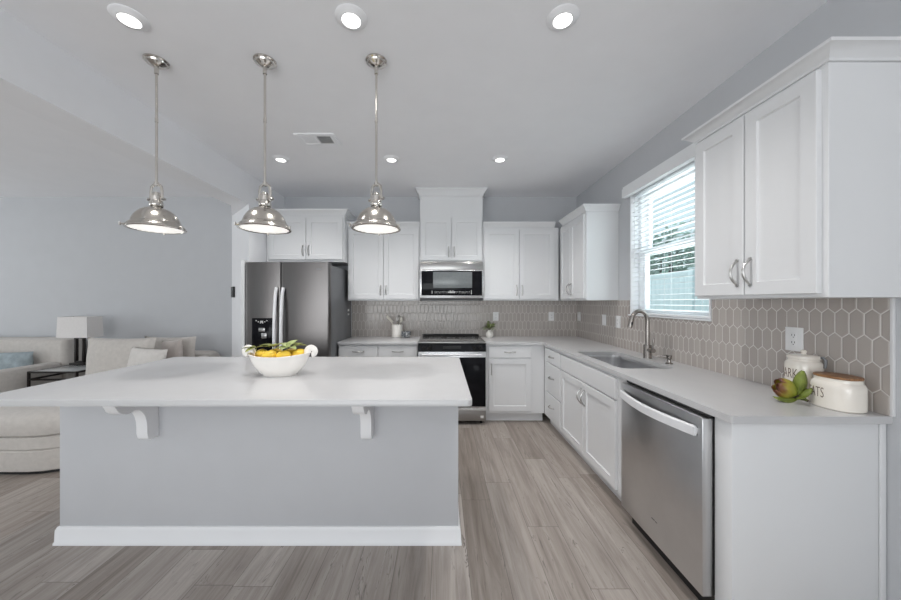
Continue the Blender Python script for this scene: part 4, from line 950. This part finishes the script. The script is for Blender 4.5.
bm = NB(); inset_loft(bm, *T((-4.785, -4.605, 3.20, 4.035)), 0.06, [(0, 0.296), (0.0, 0.585), (0.02, 0.625), (0.06, 0.640)]); obj('armrest', bm, 'sofa', sg)
bc = obj('back_cushion', pillow_bm(0.85, 0.47, 0.20, seed=4), 'sofa', sg, 80, loc=(-0.25, 0.185, 0.46), rot=(R(12), 0, 0))
pillow('throw_pillow', 'dusty blue throw pillow on the long sofa behind its armrest', (-5.14, 3.90, 0.473), 8, 0, 0.54, 0.30, 0.15, 'blue', 11)
pillow('back_pillow', 'large oatmeal back pillow right of the side table', (-3.49, 3.56, 0.490), -3, -4, 0.79, 0.49, 0.17, 'sofa', 1)
pillow('back_pillow', 'oatmeal back pillow at the right end of the chaise sofa', (-3.25, 3.95, 0.492), 0, 0, 0.62, 0.46, 0.13, 'sofa', 2)
pillow('throw_pillow', 'small ivory throw pillow in front of the oatmeal back pillows', (-3.08, 3.38, 0.490), -6, -10, 0.42, 0.40, 0.12, 'pillow_white', 3, 3)
pillow('throw_pillow', 'taupe creased throw pillow against the right sofa arm', (-3.075, 3.755, 0.492), -4, -6, 0.25, 0.44, 0.11, 'pillow_tan', 6, -5)
# side table
st = thing('side_table', 'dark metal open-frame side table under the square-shaded lamp', 'side table', (-4.28, 3.88, 0)); tz = 0.60
tx0, tx1, ty0, ty1 = -0.275, 0.265, -0.26, 0.24
bm = NB(); box(bm, tx0 + 0.021, tx1 - 0.021, ty0 + 0.021, ty1 - 0.021, tz - 0.012, tz - 0.002, 0.002); obj('table_top', bm, 'table_glass', st)
for x in (tx0, tx1 - 0.02):
    for y in (ty0, ty1 - 0.02): bm = NB(); box(bm, x, x + 0.02, y, y + 0.02, 0.0005, tz, 0.002); obj('leg', bm, 'iron', st)
for nm, z in (('top_frame', tz - 0.02), ('lower_rail', tz - 0.10)):
    bm = NB()
    for y in (ty0, ty1 - 0.018): box(bm, tx0 + 0.0205, tx1 - 0.0205, y, y + 0.018, z, z + 0.018)
    for x in (tx0, tx1 - 0.018): box(bm, x, x + 0.018, ty0 + 0.0205, ty1 - 0.0205, z, z + 0.018)
    obj(nm, bm, 'iron', st)
# table lamp
tl = thing('table_lamp', 'table lamp with rectangular off-white shade and dark open-frame base', 'lamp', (-4.40, 4.025, tz))
bm = NB(); box(bm, -0.09, 0.09, -0.055, 0.055, 0.0005, 0.028, 0.004); obj('lamp_foot', bm, 'iron', tl)
bm = NB()
box(bm, -0.072, -0.048, -0.016, 0.016, 0.0285, 0.34, 0.002); box(bm, 0.022, 0.042, -0.016, 0.016, 0.0285, 0.34, 0.002)
box(bm, -0.0475, 0.0215, -0.016, 0.016, 0.318, 0.34, 0.002); box(bm, -0.0475, 0.0215, -0.016, 0.016, 0.0285, 0.045, 0.002)
obj('open_frame', bm, 'iron', tl)
bm = NB(); tube(bm, [(-0.01, 0, 0.34), (-0.01, 0, 0.52)], 0.006, 8); obj('stem', bm, 'iron', tl)
bm = NB(); ho, hi = (0.205, 0.105), (0.185, 0.092)
def rc(w_, d_, z): return [(-0.01 - w_, -d_, z), (-0.01 + w_, -d_, z), (-0.01 + w_, d_, z), (-0.01 - w_, d_, z)]
loft(bm, [rc(0.186, 0.096, 0.335), rc(0.176, 0.091, 0.585), rc(0.173, 0.088, 0.585), rc(0.183, 0.093, 0.335), rc(0.186, 0.096, 0.335)], False, False)
bmesh.ops.remove_doubles(bm, verts=bm.verts[:], dist=1e-5); obj('lamp_shade', bm, 'shade', tl, smooth=False)

# ------------------------------------------------------------------ outside
bm = NB(); box(bm, XR + 0.16, 30, -6, 40, -0.35, -0.25); struct('ground', bm, 'lawn')
fn = thing('vinyl_fence', 'white vinyl privacy fence standing beyond the window', 'fence', (5.0, 6.57, -0.25))
for k in range(-2, 6):
    y = k * 2.4
    bm = NB(); box(bm, -0.06, 0.06, y - 0.06, y + 0.06, 0.0, 2.27, 0.006); box(bm, -0.07, 0.07, y - 0.07, y + 0.07, 2.27, 2.30, 0.01); obj('post', bm, 'vinyl', fn)
    bm = NB()
    for i in range(15): box(bm, -0.012, 0.012, y + 0.065 + i * 0.1515, y + 0.065 + i * 0.1515 + 0.1485, 0.08, 2.20, 0.003)
    box(bm, -0.03, 0.03, y + 0.062, y + 2.338, 2.14, 2.26, 0.004); box(bm, -0.03, 0.03, y + 0.062, y + 2.338, 0.03, 0.16, 0.004)
    obj('fence_panel', bm, 'vinyl', fn)
TL = ['green tree behind the fence, left in the window', 'green tree behind the fence, middle of the window', 'green tree behind the fence, hidden in part by the near wall cabinet', 'far green tree beyond the front row, left in the window', 'far green tree beyond the front row, middle of the window', 'far green tree beyond the front row, beside the near wall cabinet']
for k, (x, y, h, r_) in enumerate(((9.0, 16.2, 4.4, 1.2), (9.0, 13.0, 4.7, 1.2), (9.0, 9.8, 4.6, 1.2), (12.6, 22.6, 5.6, 1.35), (12.6, 19.0, 5.4, 1.35), (12.6, 15.4, 5.6, 1.35))):
    t = thing('tree', TL[k], 'tree', (x, y, -0.25)); rnd = random.Random(20 + k)
    bm = NB(); tube(bm, [(0, 0, 0), (0.05, 0.03, h * 0.35), (0.0, 0.0, h * 0.75)], [0.16, 0.12, 0.05], 10); obj('trunk', bm, 'bark', t)
    bm = NB()
    for i in range(1500):
        a = rnd.uniform(0, 2 * PI); q = rnd.uniform(-1, 1); rr = r_ * rnd.uniform(0.55, 1.0) * (1 + 0.25 * noise.noise(Vector((math.cos(a) * 2 + k, math.sin(a) * 2, q * 2))))
        c = Vector((rr * math.sqrt(1 - q * q) * math.cos(a), rr * math.sqrt(1 - q * q) * math.sin(a), h * 0.60 + q * h * 0.40 * rr / r_))
        d_ = Vector((rnd.uniform(-1, 1), rnd.uniform(-1, 1), rnd.uniform(-1, 1))).normalized(); e_ = d_.orthogonal().normalized(); s = rnd.uniform(0.07, 0.15)
        bm.faces.new([bm.verts.new(c + d_ * s), bm.verts.new(c + e_ * s * 0.6), bm.verts.new(c - d_ * s), bm.verts.new(c - e_ * s * 0.6)])
    obj('foliage', bm, 'tree', t, smooth=False)
